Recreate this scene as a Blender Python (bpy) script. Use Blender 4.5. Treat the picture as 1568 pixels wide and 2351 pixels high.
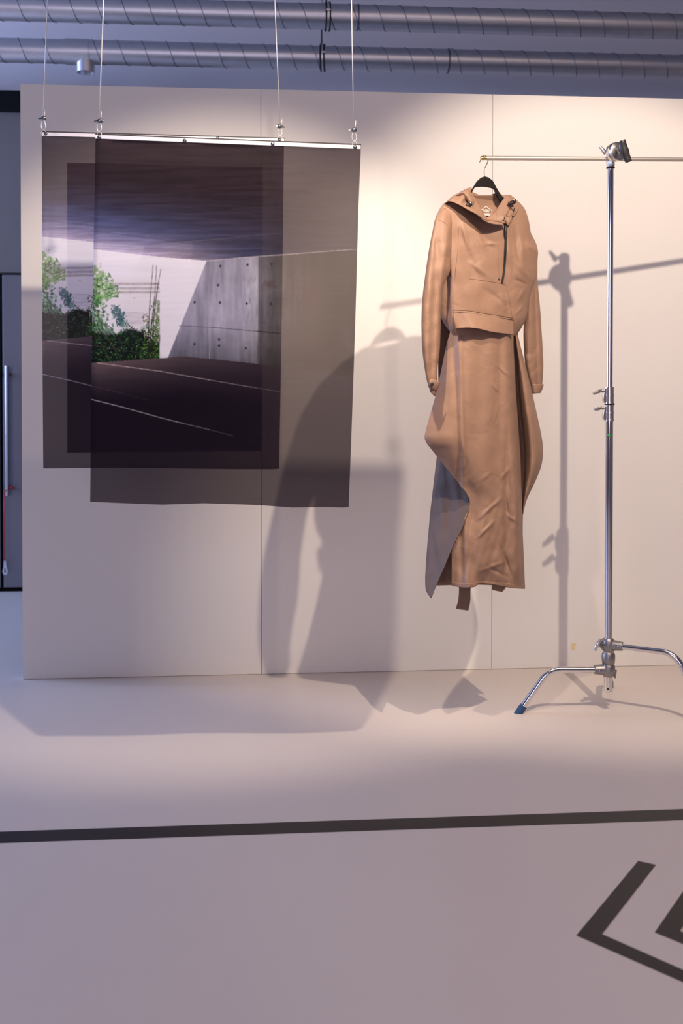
import bpy, math, random
import numpy as np
from mathutils import Vector, Matrix, Euler

random.seed(7)
rng = np.random.default_rng(7)
for o in list(bpy.data.objects):
    bpy.data.objects.remove(o)
scene = bpy.context.scene
COL = scene.collection

# ------------------------------------------------------------------ camera
F_PX, PX0, PY0 = 2400.0, 784.0, 922.0          # focal length and principal point, in photo pixels
CAM_H, YAW, PITCH = 1.506, math.radians(4.54), math.radians(0.82)
cam_data = bpy.data.cameras.new('camera')
cam = bpy.data.objects.new('camera', cam_data)
COL.objects.link(cam)
cam.location = (0, 0, CAM_H)
cam.rotation_euler = Euler((math.pi / 2 - PITCH, 0, -YAW), 'XYZ')
cam_data.sensor_fit = 'VERTICAL'
cam_data.sensor_height = 36.0
cam_data.sensor_width = 24.0
cam_data.lens = 36.0 * F_PX / 2351.0
cam_data.shift_y = -(1175.5 - PY0) / 2351.0
cam_data.clip_end = 100
cam_data.dof.use_dof = True
cam_data.dof.focus_distance = 4.6
cam_data.dof.aperture_fstop = 2.4
scene.camera = cam

# ------------------------------------------------------------------ exposure, world, lights
vs = scene.view_settings
vs.view_transform = 'Standard'
vs.look = 'None'
vs.exposure = 0.1
vs.gamma = 1.0
vs.use_curve_mapping = False

world = bpy.data.worlds.new('world')
scene.world = world
world.use_nodes = True
world.node_tree.nodes['Background'].inputs[0].default_value = (0.50, 0.60, 1.0, 1)
world.node_tree.nodes['Background'].inputs[1].default_value = 0.25


def spot(name, loc, target, watts, col, angle, blend, radius):
    d = bpy.data.lights.new(name, 'SPOT')
    d.energy = watts
    d.color = col
    d.spot_size = math.radians(angle)
    d.spot_blend = blend
    d.shadow_soft_size = radius
    o = bpy.data.objects.new(name, d)
    COL.objects.link(o)
    o.location = loc
    o.rotation_euler = (Vector(target) - Vector(loc)).to_track_quat('-Z', 'Y').to_euler()
    return o


def area(name, loc, target, watts, col, sx, sy):
    d = bpy.data.lights.new(name, 'AREA')
    d.shape = 'RECTANGLE'
    d.size, d.size_y = sx, sy
    d.energy = watts
    d.color = col
    o = bpy.data.objects.new(name, d)
    COL.objects.link(o)
    o.location = loc
    o.rotation_euler = (Vector(target) - Vector(loc)).to_track_quat('-Z', 'Y').to_euler()
    return o


WARM = (1.0, 0.81, 0.64)
spot('track_spot_dress', (1.60, 2.67, 3.62), (1.76, 5.468, 1.36), 315, WARM, 66, 0.45, 0.022)
spot('track_spot_banners', (0.093, 2.90, 3.595), (-0.22, 5.468, 1.06), 250, WARM, 65, 0.5, 0.035)
# daylight standing in the room's windows
area('window_daylight_rear', (-6.90, 6.6, 2.65), (0, 6.6, 3.2), 400, (0.42, 0.56, 1.0), 2.2, 2.5)
area('window_daylight_front', (-1.6, -3.40, 2.3), (0.0, 4.0, 1.2), 86, (0.80, 0.72, 0.94), 3.6, 2.6)
area('ceiling_fill', (1.9, 1.8, 4.45), (1.9, 2.4, 0), 66, (1.0, 0.74, 0.60), 3.5, 3.0)  # unseen fill light, added overhead to brighten the foreground floor

# ------------------------------------------------------------------ pixel -> place helpers
RM = cam.rotation_euler.to_matrix()
CAMP = Vector((0, 0, CAM_H))


def ray(px, py):
    return RM @ Vector(((px - PX0) / F_PX, -(py - PY0) / F_PX, -1.0))


def P(px, py, y):
    d = ray(px, py)
    return CAMP + d * (y / d.y)


def PF(px, py, z=0.0):
    d = ray(px, py)
    return CAMP + d * ((z - CAM_H) / d.z)


# ------------------------------------------------------------------ materials
def lin(c):
    return tuple((x / 12.92 if x <= 0.04045 else ((x + 0.055) / 1.055) ** 2.4) for x in [v / 255.0 for v in c])


def mat(name, base, rough=0.5, metal=0.0, noise=0.0, nscale=8.0, bump=0.0, bscale=40.0, spec=0.5, stretch=None, bdist=0.01, crease=0.0):
    m = bpy.data.materials.new(name)
    m.use_nodes = True
    nt = m.node_tree
    b = nt.nodes['Principled BSDF']
    b.inputs['Base Color'].default_value = (*base, 1)
    b.inputs['Roughness'].default_value = rough
    b.inputs['Metallic'].default_value = metal
    b.inputs['Specular IOR Level'].default_value = spec
    tc = nt.nodes.new('ShaderNodeTexCoord')
    mp = nt.nodes.new('ShaderNodeMapping')
    nt.links.new(tc.outputs['Object'], mp.inputs[0])
    if stretch:
        mp.inputs['Scale'].default_value = stretch
    n = nt.nodes.new('ShaderNodeTexNoise')
    n.inputs['Scale'].default_value = nscale
    n.inputs['Detail'].default_value = 5
    nt.links.new(mp.outputs[0], n.inputs['Vector'])
    if noise > 0:
        r = nt.nodes.new('ShaderNodeMapRange')
        r.inputs['To Min'].default_value = 1 - noise
        r.inputs['To Max'].default_value = 1 + noise
        nt.links.new(n.outputs['Fac'], r.inputs['Value'])
        mx = nt.nodes.new('ShaderNodeVectorMath')
        mx.operation = 'SCALE'
        mx.inputs[0].default_value = base
        nt.links.new(r.outputs[0], mx.inputs['Scale'])
        nt.links.new(mx.outputs[0], b.inputs['Base Color'])
    if bump > 0:
        n2 = nt.nodes.new('ShaderNodeTexNoise')
        n2.inputs['Scale'].default_value = bscale
        n2.inputs['Detail'].default_value = 4
        nt.links.new(mp.outputs[0], n2.inputs['Vector'])
        bp = nt.nodes.new('ShaderNodeBump')
        bp.inputs['Strength'].default_value = bump
        bp.inputs['Distance'].default_value = bdist
        nt.links.new(n2.outputs['Fac'], bp.inputs['Height'])
        nt.links.new(bp.outputs[0], b.inputs['Normal'])
        if crease:
            n3 = nt.nodes.new('ShaderNodeTexNoise')
            n3.inputs['Scale'].default_value = crease
            n3.inputs['Detail'].default_value = 3
            n3.inputs['Distortion'].default_value = 0.7
            nt.links.new(mp.outputs[0], n3.inputs['Vector'])
            ab = nt.nodes.new('ShaderNodeMath')
            ab.operation = 'SUBTRACT'
            ab.inputs[1].default_value = 0.5
            ab2 = nt.nodes.new('ShaderNodeMath')
            ab2.operation = 'ABSOLUTE'
            nt.links.new(n3.outputs['Fac'], ab.inputs[0])
            nt.links.new(ab.outputs[0], ab2.inputs[0])
            b2 = nt.nodes.new('ShaderNodeBump')
            b2.inputs['Strength'].default_value = 0.42
            b2.inputs['Distance'].default_value = 0.022
            nt.links.new(ab2.outputs[0], b2.inputs['Height'])
            nt.links.new(bp.outputs[0], b2.inputs['Normal'])
            nt.links.new(b2.outputs[0], b.inputs['Normal'])
    return m


M = {}
M['floor'] = mat('floor_paint', (0.63, 0.565, 0.515), 0.42, noise=0.03, nscale=1.2, spec=0.35)
M['panel'] = mat('panel_white', (0.81, 0.79, 0.76), 0.65, noise=0.012, nscale=1.5, spec=0.25)
M['seam'] = mat('panel_joint', (0.16, 0.15, 0.15), 0.9)
M['rear_wall'] = mat('rear_wall_paint', (0.80, 0.77, 0.80), 0.85, noise=0.03, nscale=0.8)
M['shell'] = mat('room_wall_paint', (0.33, 0.31, 0.31), 0.9, noise=0.03, nscale=0.8)
M['ceiling'] = mat('ceiling_paint', (0.40, 0.39, 0.41), 0.9, noise=0.03, nscale=0.8)
M['black'] = mat('black_vinyl', (0.018, 0.014, 0.016), 0.45, noise=0.1, nscale=30, spec=0.3)
M['transom'] = mat('transom_grey', (0.20, 0.19, 0.19), 0.8, noise=0.04, nscale=2)
M['beam'] = mat('beam_black', (0.004, 0.0045, 0.007), 0.7, spec=0.15, noise=0.1, nscale=10)
M['duct'] = mat('galvanised_steel', (0.72, 0.72, 0.75), 0.42, 1.0, noise=0.10, nscale=14)
M['duct_seam'] = mat('duct_seam_steel', (0.22, 0.22, 0.24), 0.5, 1.0, noise=0.1, nscale=14)
M['rubber'] = mat('black_rubber', (0.012, 0.012, 0.014), 0.7, noise=0.1, nscale=30)
M['steel_door'] = mat('steel_door', (0.20, 0.20, 0.23), 0.38, 0.45, noise=0.05, nscale=5, stretch=(1, 1, 0.1))
M['handle'] = mat('brushed_handle', (0.52, 0.53, 0.58), 0.3, 1.0, noise=0.04, nscale=40)
M['chrome'] = mat('chrome', (0.72, 0.72, 0.74), 0.09, 1.0, noise=0.02, nscale=30)
M['chrome_soft'] = mat('polished_steel', (0.78, 0.75, 0.71), 0.26, 1.0, noise=0.03, nscale=30)
M['arm_steel'] = mat('satin_steel', (0.82, 0.76, 0.68), 0.36, 0.85, noise=0.03, nscale=30)
M['flap_shade'] = mat('flap_shade_taupe', (0.108, 0.072, 0.055), 0.6, noise=0.06, nscale=9, bump=0.2, bscale=16, spec=0.3, bdist=0.01)  # shade on the left skirt flap, put into a darker cloth colour
M['cast'] = mat('cast_metal', (0.30, 0.29, 0.29), 0.38, 0.9, noise=0.08, nscale=60, bump=0.15, bscale=300)
M['brass'] = mat('brass', (0.80, 0.55, 0.20), 0.25, 1.0, noise=0.08, nscale=80)
M['blue_foot'] = mat('blue_rubber_foot', (0.015, 0.055, 0.14), 0.55, noise=0.08, nscale=60)
M['plastic_black'] = mat('black_plastic', (0.022, 0.020, 0.022), 0.42, noise=0.08, nscale=40)
M['hanger'] = mat('hanger_black', (0.012, 0.009, 0.009), 0.5, noise=0.08, nscale=40, spec=0.2)
M['alu'] = mat('aluminium_rail', (0.80, 0.79, 0.82), 0.32, 0.6, noise=0.02, nscale=30)
M['cable'] = mat('steel_cable', (0.74, 0.71, 0.67), 0.38, 0.6, noise=0.12, nscale=300)
M['clamp'] = mat('clamp_steel', (0.30, 0.31, 0.33), 0.25, 1.0, noise=0.08, nscale=100)
FAB = (0.298, 0.180, 0.122)
M['fabric'] = mat('tan_nylon', FAB, 0.55, noise=0.05, nscale=9, bump=0.22, bscale=14, spec=0.35, bdist=0.012, crease=5.5)
M['fabric_edge'] = mat('tan_stitching', tuple(c * 0.72 for c in FAB), 0.6, noise=0.1, nscale=200)
M['white_print'] = mat('white_print', (0.75, 0.70, 0.66), 0.7, noise=0.03, nscale=50)
M['red'] = mat('red_cord', (0.42, 0.02, 0.03), 0.6, noise=0.1, nscale=80)
M['white_plastic'] = mat('white_plastic', (0.62, 0.64, 0.70), 0.45, noise=0.03, nscale=40)
M['green'] = mat('green_tape', (0.03, 0.42, 0.07), 0.5, noise=0.05, nscale=50)
M['yellow'] = mat('masking_tape', (0.78, 0.66, 0.40), 0.7, noise=0.05, nscale=60)
M['wall_rectangle'] = mat('dark_wall_rectangle', (0.15, 0.115, 0.14), 0.7, noise=0.12, nscale=3, stretch=(1, 1, 4))
M['window_glass'] = mat('window_glass', (0.25, 0.32, 0.5), 0.2, noise=0.02, nscale=3)


def fabric_print():
    """sheer printed voile: printed diffuse threads with open weave between them"""
    m = bpy.data.materials.new('sheer_printed_voile')
    m.use_nodes = True
    nt = m.node_tree
    nt.nodes.clear()
    out = nt.nodes.new('ShaderNodeOutputMaterial')
    at = nt.nodes.new('ShaderNodeAttribute')
    at.attribute_name = 'print'
    tc = nt.nodes.new('ShaderNodeTexCoord')
    mp = nt.nodes.new('ShaderNodeMapping')
    mp.inputs['Scale'].default_value = (6, 6, 420)
    nz = nt.nodes.new('ShaderNodeTexNoise')
    nz.inputs['Scale'].default_value = 1.0
    nz.inputs['Detail'].default_value = 3
    rg = nt.nodes.new('ShaderNodeMapRange')
    rg.inputs['To Min'].default_value = 0.145
    rg.inputs['To Max'].default_value = 0.18
    nt.links.new(tc.outputs['Object'], mp.inputs[0])
    nt.links.new(mp.outputs[0], nz.inputs['Vector'])
    nt.links.new(nz.outputs['Fac'], rg.inputs['Value'])
    df = nt.nodes.new('ShaderNodeBsdfDiffuse')
    tl = nt.nodes.new('ShaderNodeBsdfTranslucent')
    m1 = nt.nodes.new('ShaderNodeMixShader')
    m1.inputs[0].default_value = 0.28
    tr = nt.nodes.new('ShaderNodeBsdfTransparent')
    tr.inputs[0].default_value = (1.0, 0.90, 0.92, 1)
    m2 = nt.nodes.new('ShaderNodeMixShader')
    nt.links.new(at.outputs['Color'], df.inputs[0])
    nt.links.new(at.outputs['Color'], tl.inputs[0])
    nt.links.new(df.outputs[0], m1.inputs[1])
    nt.links.new(tl.outputs[0], m1.inputs[2])
    nt.links.new(rg.outputs[0], m2.inputs[0])
    nt.links.new(m1.outputs[0], m2.inputs[1])
    nt.links.new(tr.outputs[0], m2.inputs[2])
    nt.links.new(m2.outputs[0], out.inputs[0])
    return m


M['voile'] = fabric_print()

# ------------------------------------------------------------------ mesh builder
ORG = {}                                          # object -> world origin of its mesh space


class MB:
    def __init__(self):
        self.v, self.f = [], []

    def add(self, vs, fs):
        n = len(self.v)
        self.v += [Vector(p) for p in vs]
        self.f += [tuple(i + n for i in f) for f in fs]
        return self

    def box(self, lo, hi):
        x0, y0, z0 = lo
        x1, y1, z1 = hi
        return self.add([(x0, y0, z0), (x1, y0, z0), (x1, y1, z0), (x0, y1, z0), (x0, y0, z1), (x1, y0, z1), (x1, y1, z1), (x0, y1, z1)],
                        [(0, 3, 2, 1), (4, 5, 6, 7), (0, 1, 5, 4), (1, 2, 6, 5), (2, 3, 7, 6), (3, 0, 4, 7)])

    def slab(self, pts, off):
        """closed prism from a polygon (world points) pushed along off"""
        n = len(pts)
        off = Vector(off)
        a = [Vector(p) for p in pts]
        vs = a + [p + off for p in a]
        fs = [tuple(range(n)), tuple(reversed(range(n, 2 * n)))]
        fs += [(i, i + n, (i + 1) % n + n, (i + 1) % n) for i in range(n)]
        return self.add(vs, fs)

    def strip(self, top, bot, off):
        """ribbon between two polylines, with thickness off"""
        n = len(top)
        off = Vector(off)
        a = [Vector(p) for p in top] + [Vector(p) for p in bot]
        vs = a + [p + off for p in a]
        m = 2 * n
        fs = []
        for i in range(n - 1):
            fs.append((i, i + 1, n + i + 1, n + i))
            fs.append((m + i, m + n + i, m + n + i + 1, m + i + 1))
            fs.append((i, m + i, m + i + 1, i + 1))
            fs.append((n + i, n + i + 1, m + n + i + 1, m + n + i))
        fs.append((0, n, m + n, m))
        fs.append((n - 1, m + n - 1, m + 2 * n - 1, 2 * n - 1))
        return self.add(vs, fs)

    def tube(self, path, r, seg=10, cap=True):
        path = [Vector(p) for p in path]
        rr = r if isinstance(r, (list, tuple)) else [r] * len(path)
        n = len(path)
        t = (path[1] - path[0]).normalized()
        up = Vector((0, 0, 1)) if abs(t.z) < 0.9 else Vector((1, 0, 0))
        nrm = (up - t * up.dot(t)).normalized()
        vs, fs = [], []
        for i, p in enumerate(path):
            if i == 0:
                t = path[1] - path[0]
            elif i == n - 1:
                t = path[-1] - path[-2]
            else:
                t = (path[i + 1] - path[i]).normalized() + (path[i] - path[i - 1]).normalized()
            t.normalize()
            nrm = (nrm - t * nrm.dot(t)).normalized()
            b = t.cross(nrm)
            for k in range(seg):
                a = 2 * math.pi * k / seg
                vs.append(p + (nrm * math.cos(a) + b * math.sin(a)) * rr[i])
        for i in range(n - 1):
            for k in range(seg):
                k2 = (k + 1) % seg
                fs.append((i * seg + k, i * seg + k2, (i + 1) * seg + k2, (i + 1) * seg + k))
        if cap:
            fs.append(tuple(reversed(range(seg))))
            fs.append(tuple(range((n - 1) * seg, n * seg)))
        return self.add(vs, fs)

    def lathe(self, base, axis, prof, seg=20):
        """prof: (distance along axis, radius)"""
        ax = Vector(axis).normalized()
        base = Vector(base)
        up = Vector((0, 0, 1)) if abs(ax.z) < 0.9 else Vector((1, 0, 0))
        n1 = (up - ax * up.dot(ax)).normalized()
        n2 = ax.cross(n1)
        vs, fs = [], []
        for d, r in prof:
            for k in range(seg):
                a = 2 * math.pi * k / seg
                vs.append(base + ax * d + (n1 * math.cos(a) + n2 * math.sin(a)) * max(r, 1e-5))
        for i in range(len(prof) - 1):
            for k in range(seg):
                k2 = (k + 1) % seg
                fs.append((i * seg + k, i * seg + k2, (i + 1) * seg + k2, (i + 1) * seg + k))
        fs.append(tuple(reversed(range(seg))))
        fs.append(tuple(range((len(prof) - 1) * seg, len(prof) * seg)))
        return self.add(vs, fs)

    def grid(self, pts):
        nv, nu = len(pts), len(pts[0])
        vs = [p for row in pts for p in row]
        fs = [(j * nu + i, (j + 1) * nu + i, (j + 1) * nu + i + 1, j * nu + i + 1) for j in range(nv - 1) for i in range(nu - 1)]
        return self.add(vs, fs)

    def build(self, name, material, parent=None, origin=None, smooth=False, solid=0.0, bevel=0.0):
        if origin is None:
            if parent is not None:
                origin = ORG[parent]
            else:
                xs = [v.x for v in self.v]; ys = [v.y for v in self.v]; zs = [v.z for v in self.v]
                origin = Vector(((min(xs) + max(xs)) / 2, (min(ys) + max(ys)) / 2, min(zs)))
        me = bpy.data.meshes.new(name)
        me.from_pydata([tuple(v - Vector(origin)) for v in self.v], [], self.f)
        me.materials.append(M[material] if isinstance(material, str) else material)
        me.update()
        if smooth:
            me.polygons.foreach_set('use_smooth', [True] * len(me.polygons))
            if smooth == 'auto':
                me.set_sharp_from_angle(angle=math.radians(40))
        o = bpy.data.objects.new(name, me)
        COL.objects.link(o)
        if parent is None:
            o.location = origin
        else:
            o.parent = parent
        ORG[o] = Vector(origin)
        if solid:
            s = o.modifiers.new('thickness', 'SOLIDIFY')
            s.thickness = solid
            s.offset = 0
        if bevel:
            s = o.modifiers.new('edge', 'BEVEL')
            s.width = bevel
            s.segments = 2
            s.limit_method = 'ANGLE'
        return o


def tag(o, label, cat, group=None):
    o['label'] = label
    o['category'] = cat
    if group:
        o['group'] = group
    return o


def struct(o, label=None):
    o['kind'] = 'structure'
    if label:
        o['label'] = label
    return o


def thing(name, loc, label, cat, group=None):
    o = bpy.data.objects.new(name, None)
    o.empty_display_size = 0.1
    COL.objects.link(o)
    o.location = loc
    ORG[o] = Vector(loc)
    return tag(o, label, cat, group)


# ------------------------------------------------------------------ the setting
WALL_Y, WALL_H = 5.468, 3.05
BACK_Y = 7.86
RX0, RX1, RY0, CEIL = -7.0, 6.2, -3.5, 4.6
struct(MB().box((RX0, RY0, -0.05), (RX1, BACK_Y + 0.2, 0)).build('floor', 'floor'), 'smooth white painted floor')
struct(MB().box((RX0, RY0, CEIL), (RX1, BACK_Y + 0.2, CEIL + 0.1)).build('ceiling', 'ceiling'), 'grey ceiling above the ducts')
struct(MB().box((RX0, BACK_Y, 0), (RX1, BACK_Y + 0.2, CEIL)).build('wall_back', 'rear_wall'), 'grey rear wall behind the exhibition panels')
struct(MB().box((RX1, RY0, 0), (RX1 + 0.1, BACK_Y + 0.2, CEIL)).build('wall_right', 'shell'))


def wall_with_hole(name, axis, at, lo, hi, h0, h1, z0, z1):
    mb = MB()
    th = 0.1

    def bx(a, b, c, d):
        if axis == 'x':
            mb.box((at - th, a, c), (at, b, d))
        else:
            mb.box((a, at - th, c), (b, at, d))
    bx(lo, h0, 0, CEIL)
    bx(h1, hi, 0, CEIL)
    bx(h0, h1, 0, z0)
    bx(h0, h1, z1, CEIL)
    return struct(mb.build(name, 'shell'))


wall_with_hole('wall_left', 'x', RX0, RY0, BACK_Y + 0.2, 5.5, 7.7, 1.4, 3.9)
wall_with_hole('wall_front', 'y', RY0, RX0, RX1, -3.4, 0.2, 1.0, 3.6)

# exhibition wall of white boards
xL = P(51, 1200, WALL_Y).x
wall = struct(MB().box((xL + 0.02, WALL_Y + 0.035, 0.0), (xL + 1.22 * 4 - 0.02, WALL_Y + 0.09, WALL_H - 0.02)).build('wall_middle', 'seam', smooth=False),
              'white exhibition wall made of tall boards')
seams = [xL, P(600, 1350, WALL_Y).x, P(1129, 1350, WALL_Y).x]
w = seams[2] - seams[1]
seams += [seams[2] + w, seams[2] + 2 * w]
for i in range(len(seams) - 1):
    gl = 0.0 if i == 0 else 0.0011
    MB().box((seams[i] + gl, WALL_Y, 0.002), (seams[i + 1] - 0.0011, WALL_Y + 0.034, WALL_H)).build('board', 'panel', parent=wall)
# small scrap of masking tape on the wall
a, b, c, d = P(1311, 1476, WALL_Y), P(1323, 1476, WALL_Y), P(1319, 1492, WALL_Y), P(1312, 1493, WALL_Y)
tag(MB().slab([a, b, c, d], (0, -0.0006, 0)).build('tape_scrap', 'yellow'), 'small scrap of pale yellow masking tape low on the wall', 'tape')

# dark rectangle on the wall behind the banners
a, b, c, d = P(155, 374, WALL_Y), P(603, 384, WALL_Y), P(601, 1034, WALL_Y), P(155, 1039, WALL_Y)
tag(MB().slab([a, b, c, d], (0, -0.004, 0)).build('wall_rectangle', 'wall_rectangle'), 'dark rectangle flat on the white wall, showing dimly through the hanging banners', 'print')

# rear wall: black beam, steel double door
bt, bb = P(0, 207, BACK_Y - 0.15).z, P(0, 248, BACK_Y - 0.15).z
struct(MB().box((RX0, BACK_Y - 0.15, bb), (xL + 0.9, BACK_Y, bt)).build('trim_1', 'beam'), 'black beam along the rear wall')
dz1 = P(30, 628, BACK_Y).z
struct(MB().box((-4.0, BACK_Y - 0.03, dz1 + 0.005), (xL + 0.9, BACK_Y, bb)).build('trim_2', 'transom'), 'grey blank panel above the steel door')
gx0, gx1 = P(4, 1000, BACK_Y).x, P(11, 1000, BACK_Y).x
door = struct(MB().box((gx0 - 0.94, BACK_Y - 0.02, 0.0), (gx1 + 0.94, BACK_Y, dz1)).build('door_1', 'beam'), 'steel double door in the rear wall')
MB().box((gx1, BACK_Y - 0.055, 0.035), (gx1 + 0.92, BACK_Y - 0.02, dz1 - 0.015)).build('leaf', 'steel_door', parent=door, bevel=0.003)
MB().box((gx0 - 0.92, BACK_Y - 0.055, 0.035), (gx0, BACK_Y - 0.02, dz1 - 0.015)).build('leaf', 'steel_door', parent=door, bevel=0.003)
HY = BACK_Y - 0.13
for cx, dx in ((P(16, 900, HY).x, 1), (P(-12, 900, HY).x, -1)):
    z1, z0 = P(16, 840, HY).z, P(16, 1138, HY).z
    h = MB().tube([(cx, HY, z0), (cx, HY, z1)], 0.017, 16).build('handle', 'handle', parent=door, smooth='auto')
    for z in (z0 + 0.06, z1 - 0.06):
        MB().tube([(cx, HY + 0.015, z), (cx, BACK_Y - 0.05, z)], 0.011, 12).build('bracket', 'plastic_black', parent=h, smooth='auto')
# lanyard on the handle
hx = P(16, 900, HY).x
z_l = P(16, 1125, HY).z
ly = thing('key_lanyard', (hx, HY, P(10, 1320, HY).z), 'red cord with a white plastic clip hanging from the steel door handle', 'lanyard')
p0 = Vector((hx, HY, z_l))
ring = [p0 + Vector((0.021 * math.cos(t), 0.021 * math.sin(t), 0.012 * math.cos(t))) for t in np.linspace(0, 2 * math.pi, 17)]
MB().tube(ring, 0.0035, 6, False).build('cord_loop', 'red', parent=ly, smooth=True)
e = P(10.5, 1288, HY - 0.01)
MB().tube([p0 + Vector((-0.02, -0.006, -0.01)), P(10, 1180, HY - 0.02), e], 0.0045, 6).build('cord', 'red', parent=ly, smooth=True)
MB().tube([p0 + Vector((0.02, -0.006, 0.01)), p0 + Vector((0.036, -0.012, 0.03)), p0 + Vector((0.044, -0.012, 0.005))], 0.007, 8).build('knot', 'red', parent=ly, smooth=True)
cl = [P(x, y, HY - 0.012) for x, y in ((8.5, 1286), (13, 1286), (14.5, 1300), (18, 1312), (15, 1320), (8, 1320), (5.5, 1312), (8, 1300))]
ho = [P(x, y, HY - 0.012) for x, y in ((10, 1304), (12.5, 1304), (13, 1308), (14, 1312), (13, 1315.5), (10, 1315.5), (9, 1312), (9.5, 1308))]
n = 8
mb = MB()
vs_ = cl + ho + [p + Vector((0, 0.008, 0)) for p in cl + ho]
fs_ = []
for i in range(n):
    j = (i + 1) % n
    fs_ += [(i, j, n + j, n + i), (2 * n + i, 3 * n + i, 3 * n + j, 2 * n + j), (i, 2 * n + i, 2 * n + j, j), (n + i, n + j, 3 * n + j, 3 * n + i)]
mb.add(vs_, fs_).build('clip', 'white_plastic', parent=ly)

# floor marking tape and chevrons
yu, yl = PF(784, 1884).y, PF(784, 1909.5).y
tag(MB().box((-3.2, yl, 0.0002), (4.2, yu, 0.001)).build('floor_tape', 'black'), 'long straight black tape line across the white floor', 'floor marking')


def chevron(dx, dy, label):
    V, T, TI, VI = PF(1323, 2148), PF(1465, 1977), PF(1505.5, 1986), PF(1382, 2145)
    L, LI = PF(1568, 2255.5), PF(1568, 2227)
    ln = (T - V).length
    d1 = (L - V).normalized()
    E, EI = V + d1 * ln, VI + (LI - VI).normalized() * (TI - VI).length
    pts = [p + Vector((dx, dy, 0.0002)) for p in (V, E, EI, VI, TI, T)]
    o = MB()
    a = [Vector(p) for p in pts]
    up = Vector((0, 0, 0.0008))
    o.add(a + [p + up for p in a], [(0, 3, 2, 1), (0, 5, 4, 3), (6, 7, 8, 9), (6, 9, 10, 11)] + [(i, (i + 1) % 6, (i + 1) % 6 + 6, i + 6) for i in range(6)])
    tag(o.build('floor_arrow', 'black'), label, 'floor marking', 'black chevrons on the floor')


chevron(0, 0, 'black chevron floor mark pointing left, whole in view')
dv = PF(1503, 2141) - PF(1323, 2148)
chevron(dv.x, dv.y, 'black chevron floor mark cut off by the right picture edge')

# ------------------------------------------------------------------ ventilation ducts
def duct(label, pyc, yd, px_seam0, coll=None, rings=()):
    c = P(740, pyc, yd)
    r = 0.080
    x0, x1 = -3.2, 4.6
    t = thing('ventilation_duct', (c.x, c.y, c.z - r), label, 'duct', 'round metal ducts under the ceiling')
    pipe = MB().tube([(x0, c.y, c.z), (x1, c.y, c.z)], r, 40).build('pipe', 'duct', parent=t, smooth='auto')
    pitch = 0.162
    xs = P(px_seam0, pyc, yd).x
    k0, k1 = int((x0 - xs) / pitch) - 1, int((x1 - xs) / pitch) + 1
    path = []
    for k in range(k0, k1):
        for s in range(24):
            ph = 2 * math.pi * s / 24
            x = xs + pitch * (k + s / 24)
            if x0 < x < x1:
                path.append((x, c.y - (r + 0.0002) * math.sin(ph), c.z + (r + 0.0002) * math.cos(ph)))
    MB().tube(path, 0.0032, 5).build('spiral_seam', 'duct_seam', parent=pipe, smooth=True)
    for px in rings:
        x = P(px, pyc, yd).x
        MB().lathe((x - 0.006, c.y, c.z), (1, 0, 0), [(0, r), (0, r + 0.003), (0.012, r + 0.003), (0.012, r)], 40).build('joint_ring', 'duct_seam', parent=pipe, smooth='auto')
    if coll:
        xa, xb = P(coll[0], pyc, yd).x, P(coll[1], pyc, yd).x
        s = MB().lathe((xa, c.y, c.z), (1, 0, 0), [(0, r), (0, r + 0.006), (xb - xa, r + 0.006), (xb - xa, r)], 40).build('coupling_sleeve', 'duct', parent=t, smooth='auto')
        bx = P(197, pyc, yd).x
        MB().lathe((bx, c.y, c.z - 0.04), (0, 0, -1), [(0, 0.060), (0.098, 0.060), (0.098, 0.055), (0.07, 0.055)], 28).build('branch_stub', 'duct', parent=s, smooth='auto')
    return c


def bracket(px, c, pyc, yd, label, lean=0.0):
    x = P(px, pyc, yd).x
    t = thing('duct_hanger', (x, c.y, c.z - 0.095), label, 'bracket', 'hangers of the two ducts')
    r = 0.080
    for dx in (-0.012, 0.012):
        MB().lathe((x + dx - 0.005, c.y, c.z), (1, lean, 0), [(0, r), (0, r + 0.012), (0.010, r + 0.012), (0.010, r)], 36).build('rubber_ring', 'rubber', parent=t, smooth='auto')
    MB().lathe((x - 0.0075, c.y, c.z), (1, lean, 0), [(0, r), (0, r + 0.0095), (0.015, r + 0.0095), (0.015, r)], 36).build('band', 'duct', parent=t, smooth='auto')
    MB().box((x - 0.012, c.y - r - 0.02, c.z + 0.006), (x + 0.012, c.y - r + 0.004, c.z + 0.016)).build('bolt_lug', 'duct', parent=t)
    MB().tube([(x - 0.008, c.y, c.z + r + 0.005), (x - 0.008, c.y, CEIL + 0.005)], 0.006, 10).build('threaded_rod', 'clamp', parent=t, smooth=True)


YA, YB = 6.76, 7.15
cA = duct('front one of two round spiral ducts, cut by the top picture edge', 38, YA, 93, rings=(821,))
cB = duct('rear one of two round spiral ducts, with a plain sleeve and stub', 133, YB, 97, coll=(151, 207), rings=(1028,))
bracket(752, cA, 38, YA, 'rubber lined hanger ring around the front duct')
bracket(741, cB, 133, YB, 'rubber lined hanger ring around the rear duct', lean=-0.12)


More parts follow.
